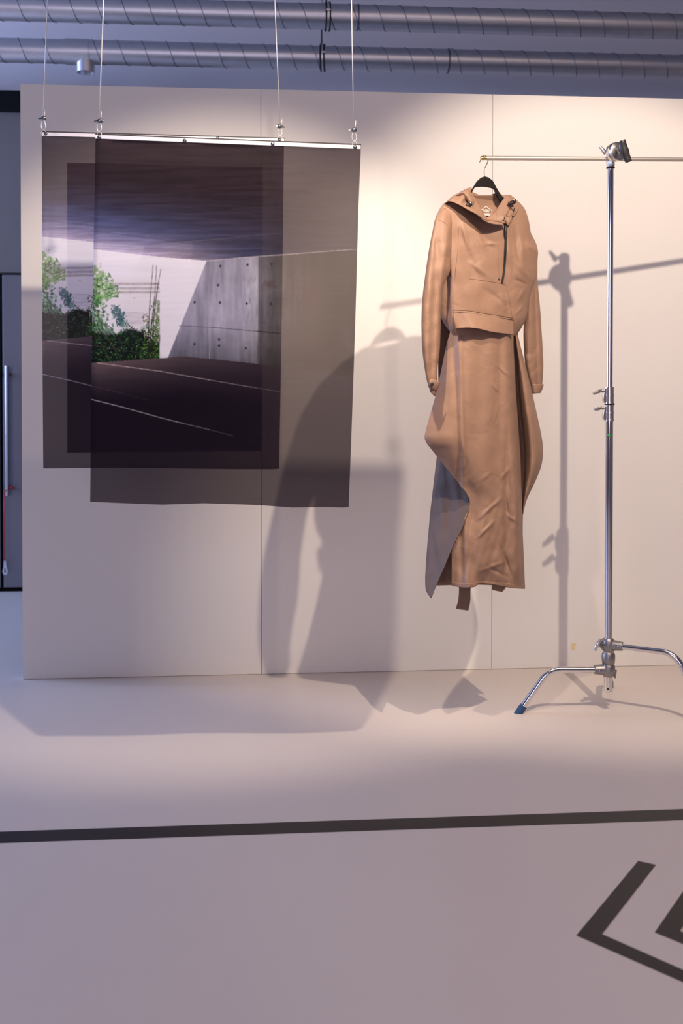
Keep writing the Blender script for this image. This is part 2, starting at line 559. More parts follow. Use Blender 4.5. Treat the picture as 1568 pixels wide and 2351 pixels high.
# ------------------------------------------------------------------ picture printed on the banners
def paint():
    X0, Y0, W, H = 190, 298, 650, 880
    XX, YY = np.meshgrid(np.arange(W) + X0, np.arange(H) + Y0)
    XX = XX.astype(float); YY = YY.astype(float)
    img = np.zeros((H, W, 3))

    def smooth_noise(sx, sy, seed, oct=3):
        g = np.random.default_rng(seed)
        out = np.zeros((H, W)); amp = 1.0; tot = 0
        for k in range(oct):
            nx, ny = max(2, int(W / sx) + 2), max(2, int(H / sy) + 2)
            a = g.random((ny, nx))
            fx = np.linspace(0, nx - 1.001, W); fy = np.linspace(0, ny - 1.001, H)
            ix, iy = fx.astype(int), fy.astype(int)
            tx, ty = fx - ix, fy - iy
            tx = tx * tx * (3 - 2 * tx); ty = ty * ty * (3 - 2 * ty)
            r0 = a[iy][:, ix] * (1 - tx) + a[iy][:, ix + 1] * tx
            r1 = a[iy + 1][:, ix] * (1 - tx) + a[iy + 1][:, ix + 1] * tx
            out += amp * (r0 * (1 - ty[:, None]) + r1 * ty[:, None]); tot += amp
            amp *= 0.55; sx = max(1.5, sx / 2.2); sy = max(1.5, sy / 2.2)
        return out / tot

    def rgb(*c):
        return np.array(c, float) / 255

    def poly(pts):
        m = np.zeros((H, W), bool)
        n = len(pts)
        for i in range(n):
            x1, y1 = pts[i]; x2, y2 = pts[(i + 1) % n]
            if y1 == y2:
                continue
            c = ((y1 > YY) != (y2 > YY)) & (XX < (x2 - x1) * (YY - y1) / (y2 - y1) + x1)
            m ^= c
        return m

    def blend(mask, col):
        mk = mask[..., None] if mask.ndim == 2 else mask
        img[:] = img * (1 - mk) + col * mk

    def line(p, q, w, col, a=1.0):
        x1, y1 = p; x2, y2 = q
        xa, xb = int(max(0, min(x1, x2) - X0 - w - 2)), int(min(W, max(x1, x2) - X0 + w + 3))
        ya, yb = int(max(0, min(y1, y2) - Y0 - w - 2)), int(min(H, max(y1, y2) - Y0 + w + 3))
        if xa >= xb or ya >= yb:
            return
        sx, sy = XX[ya:yb, xa:xb], YY[ya:yb, xa:xb]
        L = math.hypot(x2 - x1, y2 - y1) + 1e-6
        t = np.clip(((sx - x1) * (x2 - x1) + (sy - y1) * (y2 - y1)) / L ** 2, 0, 1)
        d = np.hypot(sx - x1 - t * (x2 - x1), sy - y1 - t * (y2 - y1))
        al = np.clip(w / 2 + 0.5 - d, 0, 1) * a
        img[ya:yb, xa:xb] = img[ya:yb, xa:xb] * (1 - al[..., None]) + col * al[..., None]

    def leaf(x, y, ln, wd, ang, col, a=1.0, clip=None):
        r = ln / 2 + 2
        xa, xb = int(max(0, x - X0 - r)), int(min(W, x - X0 + r + 1))
        ya, yb = int(max(0, y - Y0 - r)), int(min(H, y - Y0 + r + 1))
        if xa >= xb or ya >= yb:
            return
        sx, sy = XX[ya:yb, xa:xb] - x, YY[ya:yb, xa:xb] - y
        c, s = math.cos(ang), math.sin(ang)
        u, v = (sx * c + sy * s) / (ln / 2), (-sx * s + sy * c) / (wd / 2)
        al = np.clip((1 - np.abs(u) ** 1.5 - np.abs(v)) * wd * 0.6 + 0.2, 0, 1) * a
        al = np.where((np.abs(u) < 1), al, 0)
        if clip is not None:
            al = al * clip[ya:yb, xa:xb]
        img[ya:yb, xa:xb] = img[ya:yb, xa:xb] * (1 - al[..., None]) + col * al[..., None]

    hor = smooth_noise(90, 5, 3, 4)
    fine = smooth_noise(8, 8, 5, 3)
    vert = smooth_noise(9, 120, 6, 3)
    leafy = smooth_noise(7, 7, 15, 2)
    blot = smooth_noise(45, 45, 8, 4)
    # ceiling of the pictured room
    bx = [190, 218, 300, 380, 473, 560, 650, 823, 845]
    by = [569, 572, 582, 591, 599, 591, 585, 572, 570]
    BY = np.interp(XX, bx, by)
    dist = BY - YY
    t = np.clip(dist / 215, 0, 1)
    fade = np.clip((XX - 330) / 330, 0, 1)
    glow = np.clip(1 - t * 1.25, 0, 1) ** 1.55 * (1 - 0.86 * fade)
    near = np.clip(1 - dist / 70, 0, 1) ** 1.5 * np.clip(1 - (XX - 400) / 160, 0, 1)
    dark = rgb(42, 35, 41)
    col = dark + (rgb(104, 126, 196) - dark) * glow[..., None] + (rgb(195, 180, 205) - rgb(104, 126, 196)) * near[..., None] * 0.85
    col = col * (0.72 + 0.56 * hor[..., None]) 
    img[:] = col
    line((218, 531), (330, 544), 1.2, rgb(62, 62, 90), 0.7)
    line((330, 544), (480, 566), 1.0, rgb(60, 60, 80), 0.6)
    # sunlit white wall
    below = (dist <= 0)
    img[below] = (rgb(238, 238, 250) * (0.965 + 0.05 * hor[..., None]))[below]
    # concrete wall on the right
    cm = poly([(474, 600), (560, 591), (650, 585), (845, 570), (845, 880), (803, 866), (650, 842), (480, 824), (420, 818), (386, 821)])
    base = rgb(168, 168, 188)
    shade = np.interp(XX, [386, 470, 590, 597, 640, 660, 720, 770, 830], [0.86, 0.90, 0.96, 0.58, 0.52, 0.40, 0.32, 0.17, 0.13])
    shade = shade * np.interp(YY - np.interp(XX, [386, 845], [600, 585]), [0, 60, 150, 200, 245], [0.92, 1.05, 1.0, 0.80, 0.58])
    tint = np.stack([np.interp(XX, [386, 600, 700], [1.0, 1.0, 1.08]), np.ones_like(XX), np.interp(XX, [386, 560, 640, 720], [1.03, 1.0, 0.92, 0.80])], -1)
    cc = base * tint * (shade * (0.72 + 0.34 * vert + 0.30 * blot))[..., None]
    dk = np.clip((blot - 0.58) * 4, 0, 1) * np.clip((XX - 575) / 30, 0, 1) * 0.75
    cc = cc * (1 - dk[..., None]) + rgb(70, 50, 52) * dk[..., None]
    img[cm] = cc[cm]
    for p, q in (((473, 600), (560, 591)), ((560, 591), (650, 585)), ((650, 585), (823, 572))):
        line(p, q, 1.6, rgb(196, 186, 190), 0.8)
    line((412, 748), (490, 752), 1.2, rgb(84, 74, 88), 0.8)
    line((490, 752), (590, 761), 1.4, rgb(70, 60, 70), 0.85)
    line((590, 761), (645, 766), 2.4, rgb(52, 38, 44), 0.9)
    line((595, 588), (593, 838), 1.8, rgb(78, 70, 82), 0.55)
    line((482, 756), (481, 824), 1.0, rgb(198, 188, 196), 0.7)
    line((478, 756), (477, 824), 1.2, rgb(96, 88, 104), 0.5)
    for x, y in ((506, 611), (568, 608), (623, 606), (505, 695), (566, 697), (621, 698), (503, 780), (503, 794), (564, 800), (447, 694), (619, 806), (447, 790), (501, 655)):
        leaf(x, y, 6.5, 7.5, 0.3, rgb(48, 40, 50), 0.9)
    for k in range(26):
        x = 570 + rng.random() * 75; y = 600 + rng.random() * 220
        line((x, y), (x + rng.normal() * 3, y + 12 + 20 * rng.random()), 1.2, rgb(70, 56, 62), 0.4)
    for k in range(10):
        x = 596 + rng.random() * 40; y = 620 + rng.random() * 190
        line((x, y), (x + 24, y + 2), 1.1, rgb(76, 60, 64), 0.45)
    # view into the planted court, left of the wall edge at x = 368
    cl = poly([(190, 598), (368, 600), (368, 824), (190, 840)]).astype(float)
    m = cl * (YY > 640)
    blend(m * 0.18, rgb(205, 200, 198))
    for y0 in (648, 658, 667):
        mm = ((YY > y0) & (YY < y0 + 6.5) & (XX > 252) & (XX < 368)).astype(float)
        blend(mm * (0.30 + 0.4 * fine), rgb(150, 140, 142))
        for x in (299, 328, 314):
            line((x + (y0 % 3) * 4, y0), (x + (y0 % 3) * 4, y0 + 6), 1.0, rgb(225, 212, 220), 0.7)
    for k in range(9):
        y = 718 + k * 3.4
        line((286, y), (332, y + 0.5), 0.9, rgb(110, 100, 128), 0.3 + 0.4 * rng.random())
    line((307, 684), (311, 684), 2.2, rgb(225, 160, 110), 0.9)
    line((270, 657), (271, 658), 3, rgb(60, 44, 50), 0.9)

    def clump(n, xr, yr, cols, l0, l1, w0, ang, spread, dens=None):
        for k in range(n):
            x = xr[0] + (xr[1] - xr[0]) * rng.random(); y = yr[0] + (yr[1] - yr[0]) * rng.random()
            if dens is not None and not dens(x, y):
                continue
            c = cols[rng.integers(len(cols))]
            leaf(x, y, l0 + (l1 - l0) * rng.random(), w0 * (0.7 + 0.6 * rng.random()), ang + rng.normal() * spread, np.array(c, float) / 255 * (0.8 + 0.4 * rng.random()), 0.95, cl)
    G1 = [(86, 150, 62), (120, 178, 84), (50, 120, 62), (150, 196, 120), (196, 214, 176), (40, 100, 50)]
    G2 = [(40, 96, 78), (60, 130, 90), (30, 74, 60), (110, 160, 120)]
    BL = [(70, 112, 116), (50, 90, 100), (96, 138, 138), (40, 70, 84)]
    DK = [(10, 20, 18), (16, 34, 26), (22, 50, 34), (14, 26, 24), (34, 70, 44), (24, 44, 30)]
    MD = [(44, 88, 44), (60, 110, 50), (28, 60, 34), (90, 140, 70), (20, 44, 28)]
    YG = [(96, 120, 44), (60, 92, 30), (130, 150, 70), (40, 64, 26), (28, 48, 24)]
    def under(fn, col, a):
        blend(cl * np.clip(np.clip(fn * 0.45, -1.2, 1) * 2.0 + (leafy - 0.5) * 7 - 0.9, 0, 1) * a, col * (0.7 + 0.6 * fine[..., None]))
    under((52 - 0.012 * (YY - 660) ** 2 - (XX - 210)) / 8, rgb(120, 165, 96), 0.75)
    under(np.where(YY > 676, (212 + (YY - 640) * 0.42 - XX) / 8, -9), rgb(70, 120, 84), 0.8)
    under(np.where((YY > 700) & (YY < 752), (11 - np.abs(XX - (262 + (YY - 700) * 0.42))) / 4, -9), rgb(80, 120, 122), 0.9)
    under(np.where((XX > 345) & (YY > 690), (XX - 345) / 8, -9), rgb(120, 136, 92), 0.6)
    clump(150, (205, 258), (622, 690), G1, 8, 18, 3.4, -1.0, 0.6, lambda x, y: (x - 212) < 52 - 0.012 * (y - 660) ** 2)
    clump(60, (236, 272), (655, 682), G1, 8, 16, 3.0, -0.5, 0.5)
    clump(110, (205, 250), (680, 735), G2 + G1[:3], 6, 12, 3.2, 0.6, 1.2, lambda x, y: x < 212 + (y - 640) * 0.45)
    clump(170, (256, 284), (700, 748), BL, 4, 8, 3.0, -1.0, 0.9, lambda x, y: abs(x - (262 + (y - 700) * 0.42)) < 12)
    clump(60, (278, 296), (716, 752), BL + [(120, 170, 130)], 4, 8, 2.6, 1.1, 0.4, lambda x, y: abs(x - (283 + (y - 716) * 0.3)) < 5)
    clump(30, (328, 342), (720, 740), [(70, 110, 110), (190, 110, 90), (110, 140, 90), (60, 90, 90)], 4, 7, 2.6, 0.8, 1)
    clump(260, (205, 368), (734, 770), MD + G2, 4, 9, 3.2, 0, 2, lambda x, y: y > np.interp(x, [205, 240, 262, 300, 320, 345, 368], [724, 742, 756, 744, 754, 738, 706]))
    mm = cl * np.clip((YY - np.interp(XX, [205, 240, 262, 300, 330, 350, 368], [756, 764, 768, 752, 760, 778, 786])) / 6, 0, 1)
    blend(mm * 0.96, rgb(14, 24, 20))
    clump(900, (205, 368), (756, 832), DK + DK + MD[:3], 4, 9, 3.2, 0, 2, lambda x, y: y > np.interp(x, [205, 262, 300, 330, 368], [758, 766, 752, 756, 770]))
    clump(330, (322, 368), (752, 826), YG + MD, 3, 8, 2.8, 0, 2, lambda x, y: x > 322 + (826 - y) * 0.2)
    clump(130, (346, 368), (690, 752), YG + MD + [(160, 180, 130)], 3, 6, 2.4, 0, 2, lambda x, y: rng.random() < 0.6)
    clump(110, (205, 350), (770, 828), [(150, 190, 160), (90, 150, 110), (120, 170, 140)], 2.0, 3.6, 1.8, 0, 2)
    clump(20, (330, 366), (745, 790), [(228, 220, 214)], 3, 6, 3.4, 0, 2)
    ST = rgb(40, 42, 30)
    for p, q, w in (((352, 608), (345, 690), 1.2), ((345, 690), (339, 822), 2.0), ((360, 610), (356, 680), 1.2), ((356, 680), (341, 822), 2.0),
                    ((370, 618), (363, 655), 1.2), ((363, 655), (353, 735), 2.0), ((353, 735), (350, 822), 2.2), ((352, 652), (366, 650), 0.8), ((368, 770), (366, 800), 1.4)):
        line(p, q, w, ST, 0.9)
    for p, q, w in (((215, 700), (246, 772), 1.8), ((246, 772), (279, 826), 1.8), ((216, 735), (228, 775), 1.5), ((234, 790), (252, 828), 1.5)):
        line(p, q, w, rgb(74, 74, 44), 0.85)
    # right of the court: plain sunlit pier again is already there; floor of the pictured room
    fb = np.interp(XX, [190, 213, 300, 368, 420, 480, 650, 803, 845], [834, 832.5, 827, 822, 818, 824, 842, 866, 874])
    fm = YY > fb
    fd = np.clip((YY - fb) / 95, 0, 1)
    side = np.clip((XX - 200) / 420, 0, 1)
    lift = (1 - fd) ** 1.3 * (1 - 0.75 * side)
    fc = rgb(28, 23, 34) + (rgb(112, 95, 98) - rgb(28, 23, 34)) * lift[..., None]
    fc = fc * (0.90 + 0.2 * hor[..., None])
    img[fm] = fc[fm]
    pl = [(224, 833), (300, 843), (370, 852), (480, 873), (580, 890), (640, 899), (675, 904)]
    for i in range(len(pl) - 1):
        line(pl[i], pl[i + 1], 1.5 - 0.1 * i, rgb(206, 190, 190), [0.9, 0.9, 0.85, 0.7, 0.45, 0.25][i])
    pl = [(200, 914), (210, 917), (280, 934), (350, 953), (420, 972), (480, 988), (535, 1002)]
    for i in range(len(pl) - 1):
        line(pl[i], pl[i + 1], 1.5, rgb(200, 190, 200), [0.95, 0.95, 0.9, 0.8, 0.55, 0.3][i])
    img = np.clip(img, 0, 1)
    lin_ = np.where(img <= 0.04045, img / 12.92, ((img + 0.055) / 1.055) ** 2.4)
    return lin_ * 1.0, X0, Y0


PIC, PX_, PY_ = paint()


def banner(label, corners, y, rail, screws, cables, bot, group, lean):
    (tlx, tly), (trx, try_), (brx, bry), (blx, bly) = corners
    FC = ((219, 318), (828, 341), (802, 1166), (205, 1153))
    base = P((tlx + trx) / 2, (bly + bry) / 2, y)
    root = thing('hanging_banner', (base.x, y, base.z - 0.01), label, 'banner', group)
    nu, nv = 400, 550
    U, V = np.meshgrid(np.linspace(0, 1, nu), np.linspace(0, 1, nv))

    def bil(c):
        x = (c[0][0] * (1 - U) + c[1][0] * U) * (1 - V) + (c[3][0] * (1 - U) + c[2][0] * U) * V
        yy = (c[0][1] * (1 - U) + c[1][1] * U) * (1 - V) + (c[3][1] * (1 - U) + c[2][1] * U) * V
        return x, yy
    X, Y = bil(corners)
    # wavy lower hem, slightly bowed side edges
    Y = Y + np.interp(U, bot[0], bot[1]) * V ** 3
    X = X + lean * np.sin(V * math.pi) * (U * 2 - 1)
    tops = np.zeros_like(U)
    for s in screws:
        us = (s[0] - tlx) / (trx - tlx)
        tops = tops + np.exp(-((U - us) / 0.05) ** 2)
    DY = 0.012 * np.sin(U * 5.1 + 0.8) * V * 0.6 + 0.006 * np.sin(U * 11 + V * 2.0) * V
    DY = DY + 0.016 * (0.35 - tops) * np.exp(-V / 0.05) * np.clip(V / 0.012, 0, 1)
    DY = DY + 0.030 * np.clip((U - 0.965) / 0.035, 0, 1) ** 2 * np.clip(V * 6, 0, 1) + 0.010 * np.clip((0.02 - U) / 0.02, 0, 1) ** 2
    # rays to world, vectorised
    R = np.array(RM)
    dx = np.stack([(X - PX0) / F_PX, -(Y - PY0) / F_PX, -np.ones_like(X)], -1) @ R.T
    tt = (y) / dx[..., 1]
    W3 = dx * tt[..., None] + np.array(CAMP)
    W3[..., 1] += DY
    co = (W3 - np.array(root.location)).reshape(-1, 3)
    me = bpy.data.meshes.new('printed_fabric')
    idx = np.arange(nu * nv).reshape(nv, nu)
    quads = np.stack([idx[:-1, :-1], idx[1:, :-1], idx[1:, 1:], idx[:-1, 1:]], -1).reshape(-1, 4)
    me.vertices.add(nu * nv)
    me.vertices.foreach_set('co', co.ravel().astype(np.float32))
    me.loops.add(quads.size)
    me.loops.foreach_set('vertex_index', quads.ravel().astype(np.int32))
    me.polygons.add(len(quads))
    me.polygons.foreach_set('loop_start', np.arange(0, quads.size, 4, dtype=np.int32))
    me.polygons.foreach_set('loop_total', np.full(len(quads), 4, dtype=np.int32))
    me.polygons.foreach_set('use_smooth', np.ones(len(quads), bool))
    me.update(calc_edges=True)
    FX, FY = bil(FC)
    fx, fy = np.clip(FX - PX_, 0, PIC.shape[1] - 1.01), np.clip(FY - PY_, 0, PIC.shape[0] - 1.01)
    ix, iy = fx.astype(int), fy.astype(int)
    ax, ay = (fx - ix)[..., None], (fy - iy)[..., None]
    colr = (PIC[iy, ix] * (1 - ax) + PIC[iy, ix + 1] * ax) * (1 - ay) + (PIC[iy + 1, ix] * (1 - ax) + PIC[iy + 1, ix + 1] * ax) * ay
    rgba = np.concatenate([colr, np.ones((nv, nu, 1))], -1).reshape(-1, 4).astype(np.float32)
    attr = me.color_attributes.new('print', 'FLOAT_COLOR', 'POINT')
    attr.data.foreach_set('color', rgba.ravel())
    me.materials.append(M['voile'])
    o = bpy.data.objects.new('printed_fabric', me)
    COL.objects.link(o)
    o.parent = root
    o['label'] = 'sheer fabric printed with a concrete room, a sunlit wall and green plants'
    ORG[o] = Vector(root.location)
    # aluminium clamp rail
    (rx0, ry0), (rx1, ry1), hgt = rail
    a, b, c, d = P(rx0, ry0, y - 0.006), P(rx1, ry1, y - 0.006), P(rx1, ry1 + hgt, y - 0.006), P(rx0, ry0 + hgt, y - 0.006)
    rl = MB().slab([a, d, c, b], (0, 0.004, 0)).build('clamp_rail', 'alu', parent=root)
    a2, b2, c2, d2 = P(rx0, ry0 - 3, y + 0.002), P(rx1 + 1, ry1 - 3, y + 0.002), P(rx1 + 1, ry1 + hgt, y + 0.002), P(rx0, ry0 + hgt, y + 0.002)
    MB().slab([a2, d2, c2, b2], (0, 0.006, 0)).build('backing_strip', 'plastic_black', parent=root)
    for s in screws:
        p = P(s[0], s[1], y - 0.006)
        MB().lathe(p, (0, -1, 0), [(0, 0.0075), (0.003, 0.0075), (0.006, 0.0045), (0.007, 0.0)], 14).build('screw', 'clamp', parent=rl, smooth='auto')
    for cb in cables:
        hx_, hy_ = cb['hook']
        pts = [P(hx_ - 6, hy_ + 14, y), P(hx_ - 5, hy_ + 5, y), P(hx_, hy_, y), P(hx_ + 5, hy_ + 5, y), P(hx_ + 6, hy_ + 14, y)]
        MB().tube(pts, 0.0011, 6).build('wire_hook', 'cable', parent=root, smooth=True)
    for cb in cables:
        (x0, y0), (x1, y1) = cb['line']
        top, cl_ = P(x0, y0, y), P(x1, y1, y)
        dirv = (top - cl_).normalized()
        end = cl_ + dirv * ((CEIL - cl_.z) / dirv.z)
        lx, ly_ = cb['hook']
        lowp = P(lx, ly_ + 0.5, y)
        c_ = thing('suspension_cable', lowp, cb['label'], 'cable', 'steel cables holding the banners')
        cab = MB().tube([cl_, top, end], 0.0021, 8).build('wire', 'cable', parent=c_, smooth=True)
        # short tail of the wire above the clamp
        MB().tube([cl_ + Vector((0.006, -0.002, -0.004)), cl_ + Vector((0.008, -0.004, 0.035))], 0.0016, 6).build('wire_tail', 'cable', parent=c_, smooth=True)
        # tear-drop loop below the clamp
        kk = []
        for t in np.linspace(0, 1, 21):
            an = 2 * math.pi * t
            wv = 0.0105 * math.sin(an) * math.sin(an / 2) ** 1.0
            h = 0.5 - 0.5 * math.cos(an)
            p = cl_.lerp(lowp, h)
            kk.append(p + Vector((wv * 1.1, 0.0, 0)))
        MB().tube(kk, 0.0014, 6).build('wire_loop', 'cable', parent=c_, smooth=True)
        s_ = cb['side']
        k = MB().lathe(cl_ + Vector((-0.012 * s_, -0.003, 0)), (s_, 0, -0.12), [(0, 0.006), (0.003, 0.0085), (0.013, 0.009), (0.018, 0.006), (0.024, 0.0038), (0.032, 0.003), (0.033, 0.0)], 12).build('rope_clamp', 'clamp', parent=c_, smooth='auto')
        MB().lathe(cl_ + Vector((-0.017 * s_, -0.003, 0)), (s_, 0, 0), [(0, 0.0055), (0.006, 0.0055)], 6).build('nut', 'chrome_soft', parent=k)
    return root


YF, YBK = 4.066, 4.527
banner('sheer printed banner hanging in front, overlapping the one behind it', ((219, 318), (828, 341), (802, 1166), (205, 1153)), YF,
       ((219, 309.5), (828, 333.5), 8.5), [(228, 315), (424, 323.5), (626, 330.5), (815, 338)],
       [dict(hook=(228, 301), line=((238, 0), (228, 277)), side=-1, label='steel cable holding the left end of the front banner'),
        dict(hook=(814, 323), line=((807, 0), (812, 298)), side=-1, label='steel cable holding the right end of the front banner')],
       ((0, 0.28, 0.44, 0.66, 0.78, 0.9, 1), (0, 2.0, -3, -2, 1.5, -1, 0)), 'printed banners on steel cables', 1.5)
banner('sheer printed banner hanging behind, its left strip in full view', ((95, 310), (652, 325), (641, 1077), (97, 1076)), YBK,
       ((96, 303.5), (652, 319), 8), [(105, 307), (300, 313.5), (500, 318), (641, 321.5)],
       [dict(hook=(100, 297), line=((109, 0), (99, 271)), side=-1, label='steel cable holding the left end of the rear banner'),
        dict(hook=(643, 311), line=((631, 0), (643, 290)), side=1, label='steel cable holding the right end of the rear banner')],
       ((0, 0.3, 0.6, 1), (0, -2.5, -1, 0)), 'printed banners on steel cables', 1.0)

# ------------------------------------------------------------------ chrome stand with its arm
SY = 4.72


def ay(px):
    return 4.512 + (px - 1103) * 0.000420


AY = ay(1112)
Zs = lambda py, px=1399: P(px, py, SY).z
sx_top, sx_bot = P(1401.5, 400, SY).x, P(1396.5, 1550, SY).x
sxm = (sx_top + sx_bot) / 2


def pole_x(z):
    z0, z1 = Zs(1550), Zs(400)
    return sx_bot + (sx_top - sx_bot) * (z - z0) / (z1 - z0)


stand = thing('clothes_stand', (pole_x(0), SY, 0), 'chrome studio stand with turtle legs carrying a horizontal arm', 'stand')


def pz(py):
    z = Zs(py)
    return Vector((pole_x(z), SY, z))


UPZ = Vector((0, 0, 1))
MB().tube([pz(940), pz(383)], 0.0142, 24).build('upper_pole', 'chrome', parent=stand, smooth='auto')
lp = MB().tube([pz(1500), pz(940)], 0.0176, 24).build('lower_pole', 'chrome', parent=stand, smooth='auto')
# cap under the grip head
MB().lathe(pz(387), UPZ, [(0, 0.019), (0.004, 0.020), (0.010, 0.014), (0.014, 0.013), (0.016, 0.0145), (0.022, 0.0145)], 24).build('pole_cap', 'rubber', parent=stand, smooth='auto')


def collar(py0, py1, knob_py, droop):
    a, b = pz(py1), pz(py0)
    L = (b - a).length
    c = MB().lathe(a, UPZ, [(0, 0.0225), (L * .08, 0.0225), (L * .09, 0.0205), (L * .5, 0.0205), (L * .51, 0.0225), (L * .56, 0.0225), (L * .57, 0.020), (L * .92, 0.020), (L * .93, 0.0215), (L, 0.0215)], 24).build('collar', 'chrome_soft', parent=stand, smooth='auto')
    k = pz(knob_py)
    # clamp lug at the left of the collar
    ms = MB()
    prof = [(-0.017, b.z), (-0.026, b.z - 0.004), (-0.030, b.z - L * .3), (-0.034, b.z - L * .72), (-0.028, a.z + L * .06), (-0.017, a.z)]
    ms.slab([Vector((k.x + x, SY - 0.010, z)) for x, z in prof], (0, 0.020, 0))
    ms.build('clamp_lug', 'chrome_soft', parent=c, bevel=0.002)
    st = k + Vector((-0.030, -0.004, 0))
    MB().tube([st + Vector((0.01, 0, 0)), st + Vector((-0.024, -0.008, 0))], 0.0048, 10).build('screw', 'cast', parent=c, smooth='auto')
    h = st + Vector((-0.026, -0.009, 0))
    MB().tube([h + Vector((0.016, 0.012, 0.010 - droop * 0.3)), h + Vector((0.006, 0.004, 0.005)), h, h + Vector((-0.012, -0.004, -0.004)), h + Vector((-0.026, -0.010, -0.010 + droop * 0.5))],
              [0.0055, 0.0075, 0.0095, 0.0070, 0.0062], 12).build('t_handle', 'chrome_soft', parent=c, smooth='auto')


collar(889, 927, 899, 0.0)
MB().lathe(pz(930), UPZ, [(0, 0.0205), (0.002, 0.0235), (0.006, 0.0235), (0.008, 0.0205)], 24).build('rubber_ring', 'rubber', parent=stand, smooth='auto')
collar(930.5, 967, 938, 0.012)
g = P(1397.5, 999.5, SY - 0.0178)
MB().slab([P(1393.5, 996, SY - 0.0186), P(1401, 999, SY - 0.0190), P(1401, 1003, SY - 0.0190), P(1393.5, 999.5, SY - 0.0186)], (0, 0.0006, 0)).build('tape_mark', 'green', parent=lp)

# base: foot tube, middle sleeve, hubs, legs
MB().lathe(pz(1587), UPZ, [(0, 0.017), (0.002, 0.0198), ((pz(1550) - pz(1587)).length + 0.01, 0.0198)], 24).build('base_tube', 'chrome_soft', parent=stand, smooth='auto')
ph = P(1395.5, 1582, SY - 0.0195)
MB().lathe(ph, (0, -1, 0), [(0, 0.004), (0.0012, 0.004)], 12).build('pin_hole', 'beam', parent=stand)
MB().lathe(pz(1530), UPZ, [(0, 0.0245), ((pz(1494) - pz(1530)).length * .5, 0.0245), ((pz(1494) - pz(1530)).length * .52, 0.0235), ((pz(1494) - pz(1530)).length, 0.0235)], 24).build('middle_hub', 'chrome_soft', parent=stand, smooth='auto')


def bend_path(A, B, C, n=10, r=0.26):
    """straight A-B, rounded at B, straight B-C"""
    p0, p1 = B.lerp(A, r), B.lerp(C, r)
    out = [A]
    for i in range(n + 1):
        t = i / n
        out.append(p0 * (1 - t) ** 2 + B * 2 * t * (1 - t) + p1 * t ** 2)
    out.append(C)
    return out


def leg(hub_py, foot, frac, rise, knob_side):
    H = pz(hub_py)
    dirh = Vector((foot.x - H.x, foot.y - H.y, 0))
    Ld = dirh.length
    dn = dirh.normalized()
    hz = MB()
    hz.lathe(H - UPZ * 0.032, UPZ, [(0, 0.022), (0.006, 0.0285), (0.030, 0.0315), (0.050, 0.0305), (0.062, 0.021)], 24)
    hb = hz.build('leg_hub', 'cast', parent=stand, smooth='auto')
    soc0, soc1 = H + dn * 0.012, H + dn * 0.066 + UPZ * rise * 0.1
    MB().tube([soc0, soc1], [0.026, 0.0205], 18).build('socket', 'cast', parent=hb, smooth='auto')
    sd = dn.cross(UPZ)
    if sd.y > 0:
        sd = -sd
    MB().lathe(H + dn * 0.045 + sd * 0.0215, sd, [(0, 0.0065), (0.003, 0.0065), (0.004, 0.004), (0.005, 0.0)], 12).build('rivet', 'clamp', parent=hb, smooth='auto')
    A = H + dn * 0.05
    B = H + dn * (Ld * frac) + UPZ * rise
    C = Vector((foot.x, foot.y, 0.022)) - dn * 0.010
    lg = MB().tube(bend_path(A, B, C), 0.0146, 18).build('leg', 'chrome', parent=stand, smooth='auto')
    ax = (C - B).normalized()
    f = C + ax * 0.0
    # angled rubber boot standing flat on the floor
    seg = 18
    n1 = (UPZ - ax * UPZ.dot(ax)).normalized()
    n2 = ax.cross(n1)
    mb = MB()
    vs, fs = [], []
    for d, rr in ((-0.014, 0.0172), (0.004, 0.0174), (None, 0.0174)):
        for k in range(seg):
            a = 2 * math.pi * k / seg
            o = (n1 * math.cos(a) + n2 * math.sin(a)) * rr
            if d is None:
                p = f + o
                p = p + ax * ((0.0005 - p.z) / ax.z)
            else:
                p = f + ax * d + o
                if p.z < 0.0005:
                    p = p + ax * ((0.0005 - p.z) / ax.z)
            vs.append(p)
    for i in range(2):
        for k in range(seg):
            fs.append((i * seg + k, i * seg + (k + 1) % seg, (i + 1) * seg + (k + 1) % seg, (i + 1) * seg + k))
    fs.append(tuple(reversed(range(seg))))
    fs.append(tuple(range(2 * seg, 3 * seg)))
    mb.add(vs, fs).build('rubber_foot', 'blue_foot', parent=lg, smooth='auto')
    return hb


leg(1537, PF(1193, 1637), 0.67, 0.006, 0)
hb = leg(1480, PF(1628, 1668), 0.68, 0.0, 0)
leg(1510, Vector((stand.location.x + 0.135, SY + 0.37, 0)), 0.62, 0.0, 0)
# locking T knob, left of the upper hub
H = pz(1478)
MB().tube([H + Vector((-0.02, -0.01, 0)), H + Vector((-0.055, -0.022, 0.002))], 0.006, 10).build('lock_screw', 'clamp', parent=hb, smooth='auto')
k = H + Vector((-0.062, -0.026, 0.002))
MB().tube([k + Vector((0.016, 0, 0.028)), k + Vector((0.007, 0, 0.013)), k, k + Vector((-0.006, 0, -0.013)), k + Vector((-0.011, 0, -0.026))], [0.0062, 0.0085, 0.0105, 0.0085, 0.0062], 12).build('t_knob', 'chrome_soft', parent=hb, smooth='auto')
# wedge lug between knob and hub
MB().slab([H + Vector((-0.050, -0.012, 0.014)), H + Vector((-0.020, -0.012, 0.026)), H + Vector((-0.010, -0.012, -0.030)), H + Vector((-0.024, -0.012, -0.034)), H + Vector((-0.046, -0.012, -0.008))], (0, 0.024, 0)).build('clamp_lug', 'cast', parent=hb, bevel=0.003)
H3 = pz(1540)
MB().tube([H3 + Vector((0.02, 0.0, 0)), H3 + Vector((0.034, -0.002, -0.002)), H3 + Vector((0.030, -0.004, -0.034))], [0.009, 0.008, 0.004], 10).build('lock_screw', 'clamp', parent=hb, smooth='auto')

